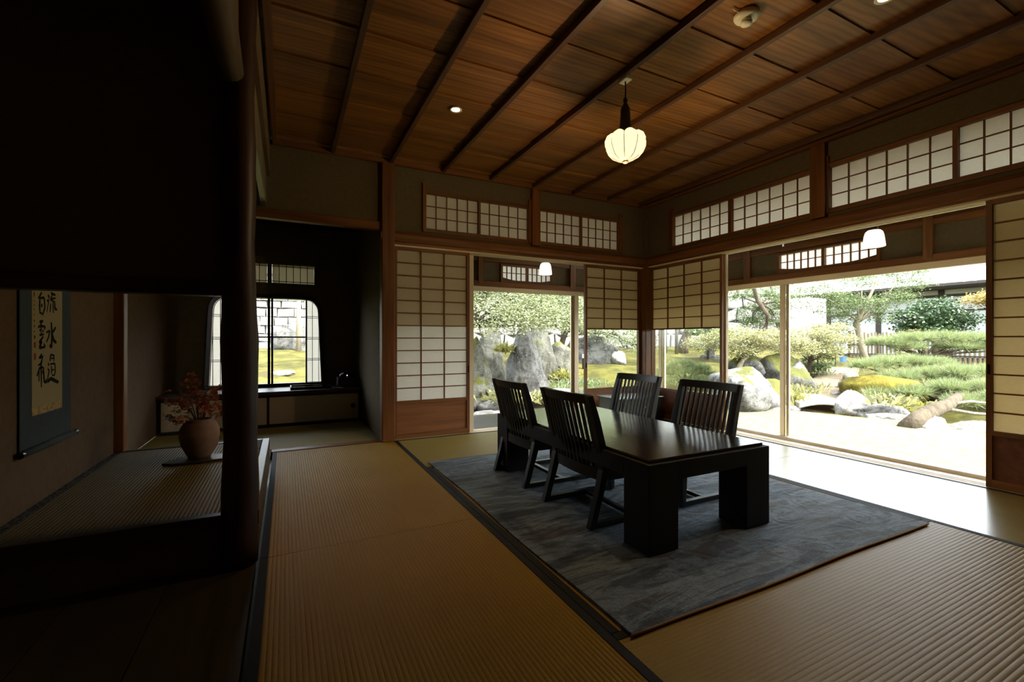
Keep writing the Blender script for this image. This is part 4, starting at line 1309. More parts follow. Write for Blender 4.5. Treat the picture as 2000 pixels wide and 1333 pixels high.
# lawn: flat sheet inside the stream
pts = []
for k in range(60):
    az = 0.62 + (2.3 - 0.62) * k / 59
    rr = 10.62 + 0.10 * math.sin(az * 21) + 0.08 * math.sin(az * 37 + 1)
    pts.append((rr * math.sin(az), rr * math.cos(az)))
inner = [(max(5.06, 0), -9.0), (5.06, 5.3), (5.2, 7.2)]
poly = pts + [(5.06, -7.9)] + [(5.06, 5.3)]
m = MB()
n = len(poly)
m.v = [(x, y, -0.535) for x, y in poly] + [(x, y, -0.62) for x, y in poly]
m.f = [tuple(range(n))] + [(i, n + i, n + (i + 1) % n, (i + 1) % n) for i in range(n)]
tag(m.build('lawn', M['lawn']), 'bright short lawn outside the veranda', 'lawn', kind='structure')
tag(MB().box(-14, -13.9, -0.79, 33, 30, -0.775).build('pond_water', M['water']), 'still brown water of the pond and stream', 'water', kind='structure')
# earth path beyond the bridge
m = MB()
secs = []
for x, y, w in ((10.35, 5.85, 0.5), (11.1, 6.15, 0.5), (12.0, 6.5, 0.45), (13.3, 6.95, 0.40), (14.6, 7.4, 0.35)):
    dx, dy = 0.36, -0.93
    a, b = (x - dx * w, y - dy * w), (x + dx * w, y + dy * w)
    za, zb = float(ground_z(*a)) + 0.05, float(ground_z(*b)) + 0.05
    z = max(za, zb)
    secs.append([(a[0], a[1], z - 0.3), (b[0], b[1], z - 0.3), (b[0], b[1], z), (a[0], a[1], z)])
m.sweep(secs)
tag(m.build('garden_path', M['path']), 'pale earth path climbing behind the stone bridge', 'path', kind='structure')

# ---------------- rocks
def rock(name, label, x, y, w, d, h, mat='rock', seed=0, z=None, rz=0.0, lean=(0, 0), rough=0.35, sub=4, group=None, cat='rock', taper=0.0):
    bm = bmesh.new()
    bmesh.ops.create_icosphere(bm, subdivisions=sub, radius=1.0)
    off = Vector((seed * 3.7, seed * 1.9, seed * 5.3))
    rr = random.Random(seed * 91 + 5)
    planes = []
    for k in range(15):
        nv = Vector((rr.gauss(0, 1), rr.gauss(0, 1), rr.gauss(0, 0.8))).normalized()
        planes.append((nv, rr.uniform(0.72, 1.0) * (1 - rough * 0.15) + (1 - min(1, rough / 0.35)) * 0.15))
    for v in bm.verts:
        p = v.co.copy()
        k = 1.16
        for nv, dd in planes:
            c = p.dot(nv)
            if c > 0.05:
                k = min(k, dd / c)
        n1 = mnoise.noise(p * 1.1 + off)
        n2 = mnoise.noise(p * 3.1 + off * 2)
        n3 = 1 - 2 * abs(mnoise.noise(p * 5.0 + off))
        n4 = mnoise.noise(p * 13.0 + off)
        k *= 1 + rough * (0.42 * n1 + 0.20 * n2 + 0.10 * n3 + 0.09 * n4)
        q = p * k
        zz = q.z * 0.62 + 0.38
        tp = 1 - taper * max(0.0, min(1.0, zz))
        v.co = (q.x * w * 0.56 * tp + lean[0] * zz, q.y * d * 0.56 * tp + lean[1] * zz, zz * h * 1.06)
    bmesh.ops.recalc_face_normals(bm, faces=bm.faces)
    me = bpy.data.meshes.new(name)
    bm.to_mesh(me)
    bm.free()
    me.materials.append(M[mat])
    me.polygons.foreach_set('use_smooth', [True] * len(me.polygons))
    if z is None:
        z = float(ground_z(x, y))
    o = place(name, me, None, (x, y, z - 0.04), 0, rz)
    tag(o, label, cat, group)
    return o
RK = 'garden rocks'
# lawn edge, from the corner of the house towards the right
rock('boulder', 'large lichen spotted grey boulder under the small leaning maple', 8.75, 6.40, 1.35, 1.2, 0.80, 'rock', 1, -0.56, 0.4, group=RK)
rock('boulder', 'long mossy boulder right of the lichen spotted boulder', 9.45, 6.30, 1.0, 1.0, 0.55, 'rock_moss', 2, -0.58, 0.2, group=RK)
rock('boulder', 'pale round boulder behind the leaning maple trunk', 10.72, 7.55, 0.70, 0.7, 0.55, 'rock', 3, -0.10, group=RK)
rock('boulder', 'dark mossy bank of rock behind the glass sash stile', 11.3, 7.05, 1.5, 1.3, 1.05, 'rock_dark', 4, -0.62, 0.5, group=RK)
rock('boulder', 'tall grey lichened rock behind the fern', 11.4, 6.88, 0.8, 0.8, 0.90, 'rock', 5, -0.50, 0.1, group=RK)
rock('boulder', 'dark upright rock left of the mossy bank', 10.9, 7.9, 1.1, 1.0, 0.85, 'rock_dark', 24, -0.30, 0.5, group=RK)
rock('boulder', 'small rounded rock half covered by ferns', 9.95, 6.15, 0.60, 0.5, 0.42, 'rock_moss', 6, -0.58, group=RK)
rock('boulder', 'squarish white boulder at the end of the stone bridge', 10.10, 5.02, 0.62, 0.55, 0.44, 'rock_white', 7, -0.60, 0.3, rough=0.25, group=RK)
rock('boulder', 'grey sloping stone beside the squarish white boulder', 10.15, 4.58, 0.78, 0.5, 0.34, 'rock', 8, -0.62, -0.9, group=RK)
rock('boulder', 'flat pale stone along the lawn near the fallen trunk', 9.95, 4.20, 0.80, 0.45, 0.18, 'rock_white', 9, -0.60, -0.8, group=RK)
rock('boulder', 'pale pond stone under the fallen trunk', 9.55, 3.50, 0.55, 0.45, 0.30, 'rock_white', 10, -0.64, group=RK)
rock('boulder', 'broad pale pond stone right of the fallen trunk', 9.85, 3.15, 0.75, 0.5, 0.30, 'rock_white', 11, -0.66, -0.6, group=RK)
rock('boulder', 'pale pond stone next to the near paper door', 10.0, 2.78, 0.60, 0.5, 0.28, 'rock_white', 12, -0.66, -0.4, group=RK)
rock('boulder', 'flat white stone at the left foot of the bridge', 9.35, 5.75, 0.5, 0.35, 0.14, 'rock_white', 13, -0.58, group=RK)
rock('boulder', 'flat white stepping stone before the lichen spotted boulder', 8.95, 5.86, 0.75, 0.3, 0.09, 'rock_white', 14, -0.55, -0.6, group=RK)
for k, (x, y, s) in enumerate(((11.55, 6.05, .22), (11.85, 5.95, .26), (12.3, 6.2, .3), (12.75, 6.25, .25), (10.75, 5.35, .22), (13.0, 6.4, .35))):
    rock('edging_stone', ['small pale kerb stone, first along the path', 'small pale kerb stone, second along the path', 'small pale kerb stone, third along the path', 'small pale kerb stone, fourth along the path', 'small pale kerb stone below the yellow moss', 'small pale kerb stone at the far end of the path'][k],
         x, y, s, s, s * 0.8, 'rock_white', 30 + k, sub=3, group='path kerb stones')
# pond side, left to right
PK = 'pond rocks'
rock('standing_rock', 'tall furrowed mossy rock at the left edge of the pond view', 4.15, 10.3, 1.1, 0.9, 1.75, 'rock_moss', 15, -0.75, 0.3, group=PK, sub=5, taper=0.4)
rock('standing_rock', 'dark hollow rock between the tall pond rocks', 5.15, 11.9, 1.1, 0.8, 1.9, 'rock_dark', 16, -0.70, 0.0, group=PK, sub=5, taper=0.2)
rock('standing_rock', 'pale triangular standing rock in the middle of the pond bank', 5.85, 10.75, 1.5, 0.9, 1.95, 'rock', 17, -0.72, 0.2, (-0.12, 0), group=PK, sub=5, taper=0.72)
rock('standing_rock', 'rounded dark rock right of the triangular rock', 7.1, 12.1, 1.35, 1.0, 1.95, 'rock_dark', 18, -0.55, 0.4, group=PK, sub=5, taper=0.45)
rock('boulder', 'broad lichened boulder under the weeping branches', 10.5, 13.6, 2.1, 1.3, 1.15, 'rock', 19, -0.20, -0.5, group=PK)
rock('boulder', 'low mossy boulder behind the glass sash of the pond side', 8.2, 12.8, 1.5, 1.2, 1.15, 'rock_moss', 20, -0.35, 0.3, group=PK)
rock('boulder', 'small pointed white stone on the moss slope', 10.35, 12.3, 0.62, 0.4, 0.45, 'rock_white', 21, group=PK)
rock('boulder', 'white shore stone behind the leafy plants', 5.05, 9.9, 0.7, 0.5, 0.35, 'rock_white', 22, -0.72, group=PK)
rock('boulder', 'long pale shore stone at the pond edge', 6.2, 9.7, 1.2, 0.6, 0.36, 'rock_white', 23, -0.72, -0.4, group=PK)
rock('boulder', 'flat grey shore stone before the bollard', 7.3, 10.0, 1.3, 0.7, 0.35, 'rock', 25, -0.70, -0.5, group=PK)
rock('boulder', 'grey shore stone at the left end of the pond', 4.35, 9.75, 0.7, 0.5, 0.38, 'rock', 26, -0.80, group=PK)
rock('boulder', 'white near shore stone beside the table leg', 3.45, 7.75, 0.75, 0.6, 0.32, 'rock_white', 27, -0.75, 0.5, group=PK)
rock('boulder', 'pale stone row seen below the right pond window', 8.8, 9.6, 1.3, 0.5, 0.32, 'rock_white', 28, -0.66, -0.7, group=PK)
rock('boulder', 'rugged white rock seen through the bell shaped window', 0.25, 22.6, 1.9, 1.2, 1.35, 'rock', 29, group=PK)
rock('boulder', 'flat white stone lying in the moss beyond the bell window', -0.05, 15.2, 0.7, 0.5, 0.12, 'rock_white', 36, group=PK)
# moss mound
rock('moss_mound', 'low yellow green moss mound beside the path', 11.75, 5.22, 1.25, 1.2, 0.58, 'yellowmoss', 40, -0.48, 0.0, rough=0.2, cat='mound')

# ---------------- stone slab bridge
m = MB()
secs = []
for k in range(9):
    f = k / 8
    x, y = 9.62 + 0.62 * f, 5.82 - 0.62 * f
    z = -0.44 + 0.14 * math.sin(math.pi * (0.1 + 0.75 * f))
    dx, dy = 0.22, 0.22
    secs.append([(x - dx, y - dy, z - 0.12), (x + dx * 2, y + dy * 2, z - 0.12), (x + dx * 2, y + dy * 2, z), (x - dx, y - dy, z)])
m.sweep(secs)
tag(m.build('stone_bridge', M['slab'], bevel=0.02), 'white arched stone slab bridge over the stream', 'bridge')

# ---------------- trees
def clumps(cs, n, rng, shell=0.55):
    """points in ellipsoids; cs = [(x,y,z,rx,ry,rz), ...]; density follows volume"""
    cs = np.array(cs, float)
    vol = (cs[:, 3] * cs[:, 4] * cs[:, 5]) ** 0.75
    pick = rng.choice(len(cs), n, p=vol / vol.sum())
    u = rng.normal(size=(n, 3)); u /= np.linalg.norm(u, axis=1, keepdims=True)
    r = rng.uniform(shell, 1.0, (n, 1)) ** 0.8
    # gather the leaves into sprays
    P = cs[pick, :3] + u * r * cs[pick, 3:]
    k = max(8, n // 14)
    ctr = P[rng.choice(n, k)]
    own = rng.integers(0, k, n)
    ext = cs[pick, 3:].mean(1, keepdims=True)
    return ctr[own] + rng.normal(size=(n, 3)) * np.minimum(0.16, 0.22 * ext) * np.array([1, 1, 0.42])

def tree(name, label, cat, trunk, branches, cs, n, leafmat, size, barkmat='bark', seed=1, group=None, up=0.6, star=False):
    rng = np.random.default_rng(seed)
    base = Vector(trunk[0][0])
    t = tag(empty(name, base), label, cat, group)
    pts = [Vector(p) - base for p, r in trunk]
    MB().tube(pts, [r for p, r in trunk], 9).build('trunk', M[barkmat], t, smooth=True)
    for b in branches:
        MB().tube([Vector(p) - base for p, r in b], [r for p, r in b], 6).build('branch', M[barkmat], t, smooth=True)
    P = clumps(cs, n, rng) - np.array(base)
    leaves('foliage', M[leafmat], t, P, size, rng, up, star=star)
    return t

def auto_branches(frm, cs, r=0.03, seed=0):
    random.seed(seed)
    out = []
    for c in cs:
        a = Vector(frm); b = Vector(c[:3]) - Vector((0, 0, 0.3 * c[5]))
        mid = a.lerp(b, 0.5) + Vector((random.uniform(-.15, .15), random.uniform(-.15, .15), random.uniform(0.0, .25)))
        out.append([(a, r), (mid, r * 0.7), (b, r * 0.25)])
    return out

TR = 'garden trees'
# big maple over the pond
cs = [(3.6, 9.7, 2.4, 1.1, .8, .6), (4.4, 9.3, 1.9, .9, .7, .55), (5.2, 9.6, 2.2, 1.1, .8, .6), (6.0, 9.4, 1.9, .9, .7, .55), (5.0, 9.0, 1.55, .8, .6, .4), (6.3, 9.2, 1.5, .7, .6, .4), (7.1, 9.6, 2.1, 1.0, .8, .6), (3.9, 9.0, 1.45, .6, .5, .4), (5.6, 9.2, 2.6, 1.3, .8, .5), (4.3, 9.4, 2.9, 1.2, .8, .5), (5.4, 9.0, 1.38, .7, .5, .3), (4.5, 9.0, 1.28, .6, .5, .3), (6.7, 9.4, 1.32, .6, .5, .3)]
tree('maple_tree', 'big pale green maple spreading over the pond rocks', 'tree', [((3.3, 9.9, -0.6), .13), ((3.45, 9.8, 0.3), .11), ((3.75, 9.7, 1.1), .09), ((4.1, 9.5, 2.0), .06), ((4.4, 9.4, 2.8), .03)],
     auto_branches((3.8, 9.7, 1.2), cs, .035, 3), cs, 42000, 'leaf_maple', 0.029, 'bark', 11, TR)
cs = [(9.6, 13.0, 1.6, 1.4, .9, .5), (10.6, 12.6, 1.2, 1.0, .8, .45), (11.4, 12.4, .75, .7, .6, .35), (8.6, 13.4, 1.9, 1.3, .9, .5), (9.8, 13.0, 2.4, 1.5, 1.0, .6), (7.6, 13.8, 2.3, 1.3, .9, .7)]
tree('maple_tree', 'weeping pale maple over the boulder seen through the right pond window', 'tree', [((8.9, 14.0, -0.1), .12), ((9.0, 13.8, .9), .10), ((9.2, 13.4, 1.8), .06), ((9.5, 13.1, 2.5), .03)],
     auto_branches((9.05, 13.6, 1.2), cs, .035, 4), cs, 15000, 'leaf_maple', 0.042, 'bark', 12, TR)
cs = [(2.2, 15.0, 3.0, 2.2, 1.2, .9), (5.0, 16.0, 3.3, 2.4, 1.2, 1.0), (7.6, 16.2, 3.4, 2.2, 1.2, 1.0), (10.3, 16.0, 3.5, 2.2, 1.2, 1.0)]
tree('broadleaf_tree', 'dark green tree rising behind the pond rocks', 'tree', [((6.2, 16.4, 0.0), .2), ((6.3, 16.2, 1.5), .16), ((6.6, 16.1, 3.2), .08)],
     auto_branches((6.3, 16.2, 1.6), cs, .06, 5), cs, 9000, 'leaf_green', 0.075, 'bark', 13, TR)
# little maple leaning out of the lawn boulder
cs = [(10.35, 7.9, 1.0, .75, .6, .22), (11.0, 7.2, .95, .8, .6, .22), (9.9, 8.3, .80, .55, .5, .2), (10.6, 7.6, .75, .7, .5, .18), (11.6, 7.0, .72, .6, .5, .2), (10.2, 7.5, .60, .5, .4, .14)]
tree('maple_tree', 'low yellow green maple leaning from the lichen spotted boulder', 'tree', [((10.15, 7.55, -0.05), .085), ((10.3, 7.6, .25), .07), ((10.5, 7.55, .5), .055), ((10.75, 7.5, .75), .03)],
     auto_branches((10.5, 7.55, .5), cs, .022, 6), cs, 14000, 'leaf_light', 0.026, 'bark_pale', 14, TR)
cs = [(12.5, 7.1, 1.08, .6, .5, .14), (13.1, 6.9, .92, .6, .5, .14), (12.2, 7.3, .78, .55, .5, .13), (12.8, 7.0, .62, .6, .5, .14), (13.5, 7.3, 1.25, .5, .5, .13)]
tree('maple_tree', 'bright tiered maple between the glass sash and the path', 'tree', [((12.7, 7.35, -0.3), .08), ((12.75, 7.3, .3), .06), ((12.7, 7.2, 1.0), .03)],
     auto_branches((12.75, 7.3, .3), cs, .02, 7), cs, 9000, 'leaf_light', 0.028, 'bark', 15, TR)
cs = [(13.2, 7.35, .30, .45, .4, .3), (13.1, 7.3, 0.0, .4, .35, .25), (13.25, 7.3, .55, .3, .3, .2)]
tree('conifer_shrub', 'small dark green shrub left of the path', 'shrub', [((13.2, 7.35, -0.35), .03), ((13.2, 7.35, .6), .012)], [], cs, 2600, 'leaf_green', 0.034, 'bark', 16, TR)
# snaking evergreen behind the little maple
cs = [(14.2, 10.5, 2.6, .6, .5, .35), (14.9, 10.0, 2.2, .7, .5, .4), (14.6, 10.3, 1.8, .6, .5, .32), (15.4, 9.8, 2.6, .7, .5, .4), (14.5, 10.2, 1.5, .45, .4, .25), (15.3, 9.9, 1.7, .5, .5, .3), (15.9, 9.6, 2.2, .6, .5, .35)]
tree('evergreen_tree', 'evergreen with a snaking trunk left of the tiled roof', 'tree', [((14.0, 9.9, -0.1), .08), ((14.05, 9.8, .9), .075), ((14.35, 9.65, 1.3), .075), ((14.42, 9.6, 1.7), .075), ((14.1, 9.75, 2.2), .07), ((14.0, 9.8, 2.6), .06), ((14.05, 9.8, 3.2), .04)],
     auto_branches((14.2, 9.7, 2.1), cs, .03, 8), cs, 8500, 'leaf_green', 0.034, 'bark', 17, TR)
# middle maple before the white building
cs = [(14.9, 8.3, 2.45, .7, .6, .22), (15.5, 7.9, 2.15, .8, .6, .24), (16.1, 7.5, 1.95, .8, .6, .24), (16.8, 7.1, 2.2, .7, .5, .22), (15.2, 8.1, 1.8, .6, .5, .22), (16.2, 7.7, 2.75, .9, .6, .22), (17.3, 6.9, 2.62, .6, .5, .2), (15.7, 7.9, 1.55, .5, .4, .2), (16.6, 7.4, 1.65, .5, .4, .2), (17.2, 7.0, 3.0, .7, .5, .2)]
tree('maple_tree', 'airy green maple in front of the white building', 'tree', [((16.15, 7.56, 0.0), .12), ((16.0, 7.62, .8), .095), ((15.86, 7.7, 1.4), .085), ((16.0, 7.5, 2.0), .05), ((16.3, 7.3, 2.8), .02)],
     auto_branches((15.9, 7.65, 1.45), cs, .035, 9), cs, 13500, 'leaf_green', 0.03, 'bark_pale', 18, TR)
# camellia
cs = [(18.5, 7.3, 1.55, .6, .6, .42), (19.2, 7.0, 1.8, .7, .65, .5), (19.8, 6.7, 1.55, .55, .55, .42), (18.9, 7.15, 1.25, .7, .6, .38)]
tree('camellia_bush', 'dense dark camellia in front of the white building', 'bush', [((19.1, 7.0, 0.1), .07), ((19.1, 7.0, .8), .06), ((19.2, 6.9, 1.5), .04)], auto_branches((19.1, 7.0, .8), cs, .025, 10), cs, 8000, 'leaf_dark', 0.05, 'bark', 19, TR, 0.3)
cs = [(20.6, 5.9, 2.3, .8, .6, .28), (21.4, 5.6, 2.4, .7, .6, .28), (20.2, 6.3, 2.2, .4, .4, .2)]
tree('maple_tree', 'small yellowing maple right of the camellia', 'tree', [((21.0, 5.8, 0.1), .06), ((21.0, 5.8, 1.3), .05), ((20.9, 5.8, 2.3), .02)], auto_branches((21.0, 5.8, 1.3), cs, .02, 11), cs, 2800, 'leaf_yellow', 0.045, 'bark', 20, TR)
# saplings along the fence
for k, (x, y, lab) in enumerate(((15.3, 8.0, 'leggy sapling left of the bamboo fence'), (17.6, 7.3, 'leggy sapling in the middle of the bamboo fence'))):
    cs = [(x, y, .75, .35, .35, .35), (x + .1, y - .1, 1.1, .3, .3, .2), (x + .3, y - .2, .8, .3, .3, .3)]
    tree('sapling', lab, 'sapling', [((x, y, 0.0), .02), ((x, y, .6), .015), ((x + .05, y, 1.1), .008)], auto_branches((x, y, .4), cs, .008, 12), cs, 700, 'leaf_light', 0.04, 'bark', 21 + k, TR)
# trunks before the polygonal wall
for k, (x, y, r, lab) in enumerate(((14.3, 14.9, .14, 'stout mossy trunk left in the corner glass'), (14.95, 14.7, .07, 'slim trunk second from left in the corner glass'), (15.1, 14.2, .065, 'slim trunk third from left in the corner glass'))):
    cs = [(x, y, 4.7 + .9 * k, .55, .55, .3)]
    tree('slender_tree', lab, 'tree', [((x, y, 0.1), r * 1.2), ((x, y, 1.5), r), ((x + .05, y, 5.0), r * .6)], [], cs, 900, 'leaf_green', 0.08, 'bark', 25 + k, TR)
cs = [(17.3, 13.5, 5.2, .9, .9, .6)]
tree('leaning_tree', 'thick grey trunk leaning right in the corner glass', 'tree', [((15.7, 14.45, 0.2), .30), ((15.75, 14.42, .7), .21), ((16.0, 14.3, 1.4), .19), ((16.6, 14.0, 2.6), .15), ((17.0, 13.7, 5.0), .09)], [], cs, 1200, 'leaf_green', 0.08, 'bark', 29, TR)
cs = [(13.4, 11.4, 1.3, .8, .6, .35), (14.0, 11.0, 1.0, .6, .5, .3)]
tree('broadleaf_bush', 'loose green bush behind the stone lantern', 'bush', [((13.9, 11.6, .1), .04), ((13.8, 11.4, 1.2), .02)], auto_branches((13.85, 11.5, .6), cs, .015, 13), cs, 1500, 'leaf_green', 0.05, 'bark', 30, TR)
# pale trunk behind the bell window
cs = [(0.55, 21.8, 5.0, 1.2, 1.2, .6)]
tree('slender_tree', 'pale straight trunk seen through the bell shaped window', 'tree', [((0.45, 21.6, 0.2), .10), ((0.47, 21.6, 2), .09), ((0.5, 21.7, 4.8), .06)], [], cs, 800, 'leaf_green', 0.08, 'bark_pale', 31, TR)

# ---------------- pines: tufts of needles on tiered pads
def pine(name, label, cat, trunk, branches, pads, tufts, L, seed, group=TR, barkmat='bark'):
    rng = np.random.default_rng(seed)
    base = Vector(trunk[0][0])
    t = tag(empty(name, base), label, cat, group)
    MB().tube([Vector(p) - base for p, r in trunk], [r for p, r in trunk], 9).build('trunk', M[barkmat], t, smooth=True)
    for b in branches:
        MB().tube([Vector(p) - base for p, r in b], [r for p, r in b], 6).build('branch', M[barkmat], t, smooth=True)
    pads = np.array(pads, float)
    area = pads[:, 3] * pads[:, 4]
    pick = rng.choice(len(pads), tufts, p=area / area.sum())
    q = rng.uniform(0, 2 * np.pi, tufts); r = np.sqrt(rng.uniform(0, 1, tufts))
    px = pads[pick, 0] + pads[pick, 3] * r * np.cos(q)
    py = pads[pick, 1] + pads[pick, 4] * r * np.sin(q)
    pz = pads[pick, 2] + pads[pick, 5] * (np.sqrt(1 - r ** 2 * 0.95) + rng.normal(0, .12, tufts))
    C = np.stack([px, py, pz], 1)
    out = np.stack([np.cos(q) * r, np.sin(q) * r, 0.9 + 0 * r], 1)
    out /= np.linalg.norm(out, axis=1, keepdims=True)
    K = 22
    D = out[:, None, :] + rng.normal(0, .58, (tufts, K, 3))
    D /= np.linalg.norm(D, axis=2, keepdims=True)
    ln = L * rng.uniform(.7, 1.15, (tufts, K, 1))
    A = np.repeat(C[:, None, :], K, 1)
    side = np.cross(D, rng.normal(size=(tufts, K, 3)))
    side /= np.linalg.norm(side, axis=2, keepdims=True) + 1e-9
    wdt = 0.0048
    V = np.stack([A - side * wdt, A + side * wdt, A + D * ln], 2).reshape(-1, 3) - np.array(base)
    F = np.arange(len(V)).reshape(-1, 3)
    o = place('needles', npmesh('needles', V, F, M['pine']), t)
    o['kind'] = 'stuff'
    return t
def fan(frm, pads, r):
    return [[(Vector(frm), r), (Vector(frm).lerp(Vector(p[:3]), .55) + Vector((0, 0, .05)), r * .7), (Vector(p[:3]), r * .3)] for p in pads]
pads = [(9.65, 8.85, .16, .34, .3, .10), (9.35, 9.0, .05, .32, .3, .10), (9.98, 8.68, .05, .32, .3, .10), (9.15, 9.05, -.10, .30, .3, .10), (10.2, 8.6, -.10, .30, .3, .10), (9.55, 8.7, -.06, .4, .3, .12), (9.3, 8.75, -.28, .36, .3, .10), (9.85, 8.5, -.26, .36, .3, .10), (10.4, 8.5, -.26, .28, .3, .10), (8.95, 9.0, -.30, .28, .3, .10)]
pine('pine_bush', 'rounded dwarf pine in the corner glass', 'pine', [((9.75, 8.8, -0.5), .07), ((9.7, 8.8, -.2), .055), ((9.65, 8.85, .2), .03)], fan((9.72, 8.8, -.25), pads, .025), pads, 620, .17, 41)
pads = [(13.8, 6.0, .74, .45, .4, .10), (14.4, 5.7, .84, .5, .4, .11), (15.0, 5.35, .86, .5, .4, .11), (15.6, 5.0, .84, .5, .4, .11), (16.2, 4.7, .78, .5, .4, .11), (14.1, 5.7, .64, .4, .35, .09), (15.2, 5.1, .66, .45, .35, .09), (15.9, 4.75, .60, .45, .35, .09)]
pine('cloud_pine', 'upper tier of trained pine before the bamboo fence', 'pine', [((14.5, 5.6, -0.1), .10), ((14.35, 5.65, .15), .10), ((14.6, 5.55, .45), .085), ((14.5, 5.5, .70), .05)], fan((14.55, 5.55, .42), pads, .04), pads, 820, .22, 42)
pads = [(11.95, 5.55, .24, .36, .3, .09), (12.4, 5.35, .30, .4, .3, .10), (12.95, 5.15, .30, .4, .3, .10), (13.5, 4.9, .26, .36, .3, .10), (12.0, 5.0, .0, .36, .3, .10), (12.6, 4.75, .06, .36, .3, .10), (12.8, 4.35, .12, .36, .3, .10), (13.4, 4.1, .12, .4, .3, .10), (13.9, 3.9, .16, .36, .3, .10), (11.5, 4.6, -.24, .34, .3, .09), (12.1, 4.2, -.14, .34, .3, .10), (12.6, 3.75, -.12, .36, .3, .10), (11.7, 3.85, -.36, .3, .25, .08), (12.2, 3.45, -.28, .34, .3, .09), (13.2, 4.6, .0, .3, .25, .09), (11.1, 4.95, -.32, .26, .22, .08), (13.0, 3.4, -.10, .34, .3, .09)]
pine('trained_pine', 'low sprawling pine on the bank right of the moss mound', 'pine', [((12.6, 4.5, -0.45), .10), ((12.3, 4.7, -.2), .09), ((12.0, 4.9, -.05), .07), ((12.4, 5.1, .2), .04)],
     fan((12.3, 4.65, -.2), pads, .035), pads, 1500, .21, 43)
# the fallen trunk leaning over the lawn edge
ft = tag(empty('fallen_log', (9.2, 3.68, -0.54)), 'thick bare pine trunk lying over the lawn edge', 'trunk')
MB().tube([(-.12, .0, -.02), (.25, -.02, .12), (.75, -.05, .24), (1.15, -.08, .30), (1.65, -.05, .42)], [.135, .13, .12, .10, .07], 12).build('log', M['bark'], ft, smooth=True)
for a in ([(1.1, -.06, .3), (1.5, -.25, .36), (2.0, -.55, .30)], [(.9, -.05, .26), (1.3, -.35, .18), (1.9, -.75, .14)]):
    MB().tube(a, [.035, .025, .01], 6).build('branch', M['bark_pale'], ft, smooth=True)

# ---------------- low plants
def tuft(name, label, x, y, n, L, mat, seed, z=None, w=0.012, spread=.7, cat='plant', rad=0.2):
    rng = np.random.default_rng(seed)
    z = float(ground_z(x, y)) if z is None else z
    t = tag(empty(name, (x, y, z)), label, cat, 'low garden plants')
    C = np.stack([rng.normal(0, rad, n), rng.normal(0, rad, n), np.zeros(n)], 1)
    D = np.stack([rng.normal(0, spread, n), rng.normal(0, spread, n), np.abs(rng.normal(.8, .3, n)) + .2], 1)
    D /= np.linalg.norm(D, axis=1, keepdims=True)
    ln = L * rng.uniform(.5, 1.1, (n, 1))
    s = np.cross(D, rng.normal(size=(n, 3))); s /= np.linalg.norm(s, axis=1, keepdims=True)
    droop = np.array([0, 0, -1.0]) * ln * .25
    V = np.stack([C, C + D * ln * .55 - s * w, C + D * ln + droop, C + D * ln * .55 + s * w], 1).reshape(-1, 3)
    o = place('blades', npmesh('blades', V, np.arange(n * 4).reshape(n, 4), M[mat]), t)
    o['kind'] = 'stuff'
    MB().tube([(0, 0, -.03), (0, 0, .05)], [.02, .008], 6).build('crown', M['stem'], t)
tuft('fern_clump', 'yellowish fern clump by the flat white stone at the bridge', 9.75, 6.0, 260, .34, 'fern', 51, -.45, .022)
tuft('fern_clump', 'green fern clump left of the path', 10.6, 6.35, 300, .34, 'leaf_light', 52, -.35, .02)
tuft('grass_clump', 'soft grass clump beside the path start', 11.6, 6.75, 300, .3, 'leaf_light', 53, -.35, .012)
tuft('leafy_shrub', 'broad leaved shrub below the low pine', 10.85, 4.75, 360, .42, 'leaf_light', 54, -.45, .034, .8, rad=.24)
tuft('leafy_shrub', 'yellow green leafy clump over the sloping stone', 10.65, 4.45, 200, .36, 'fern', 55, -.5, .034, .8)
tuft('leafy_plant', 'broad leaved plant behind the far left chair', 4.65, 9.75, 300, .42, 'leaf_light', 56, -.55, .045, .9, rad=.3)
tuft('leafy_plant', 'broad leaved plant between the two left chairs', 5.35, 9.5, 260, .40, 'leaf_light', 57, -.6, .045, .9, rad=.25)
tuft('grass_clump', 'green grass clump beside the triangular rock', 6.7, 10.4, 500, .35, 'leaf_green', 58, -.55, .01, .7, rad=.35)
tuft('grass_clump', 'wide grass clump before the bollard', 7.7, 11.0, 600, .35, 'leaf_green', 59, -.45, .01, .7, rad=.45)
tuft('fern_clump', 'fern in front of the rounded dark rock', 7.55, 11.6, 160, .5, 'fern', 60, -.3, .025)
tuft('fern_clump', 'fern sprouting on the dark hollow rock', 5.2, 10.75, 90, .45, 'fern', 61, .55, .03, rad=.1)

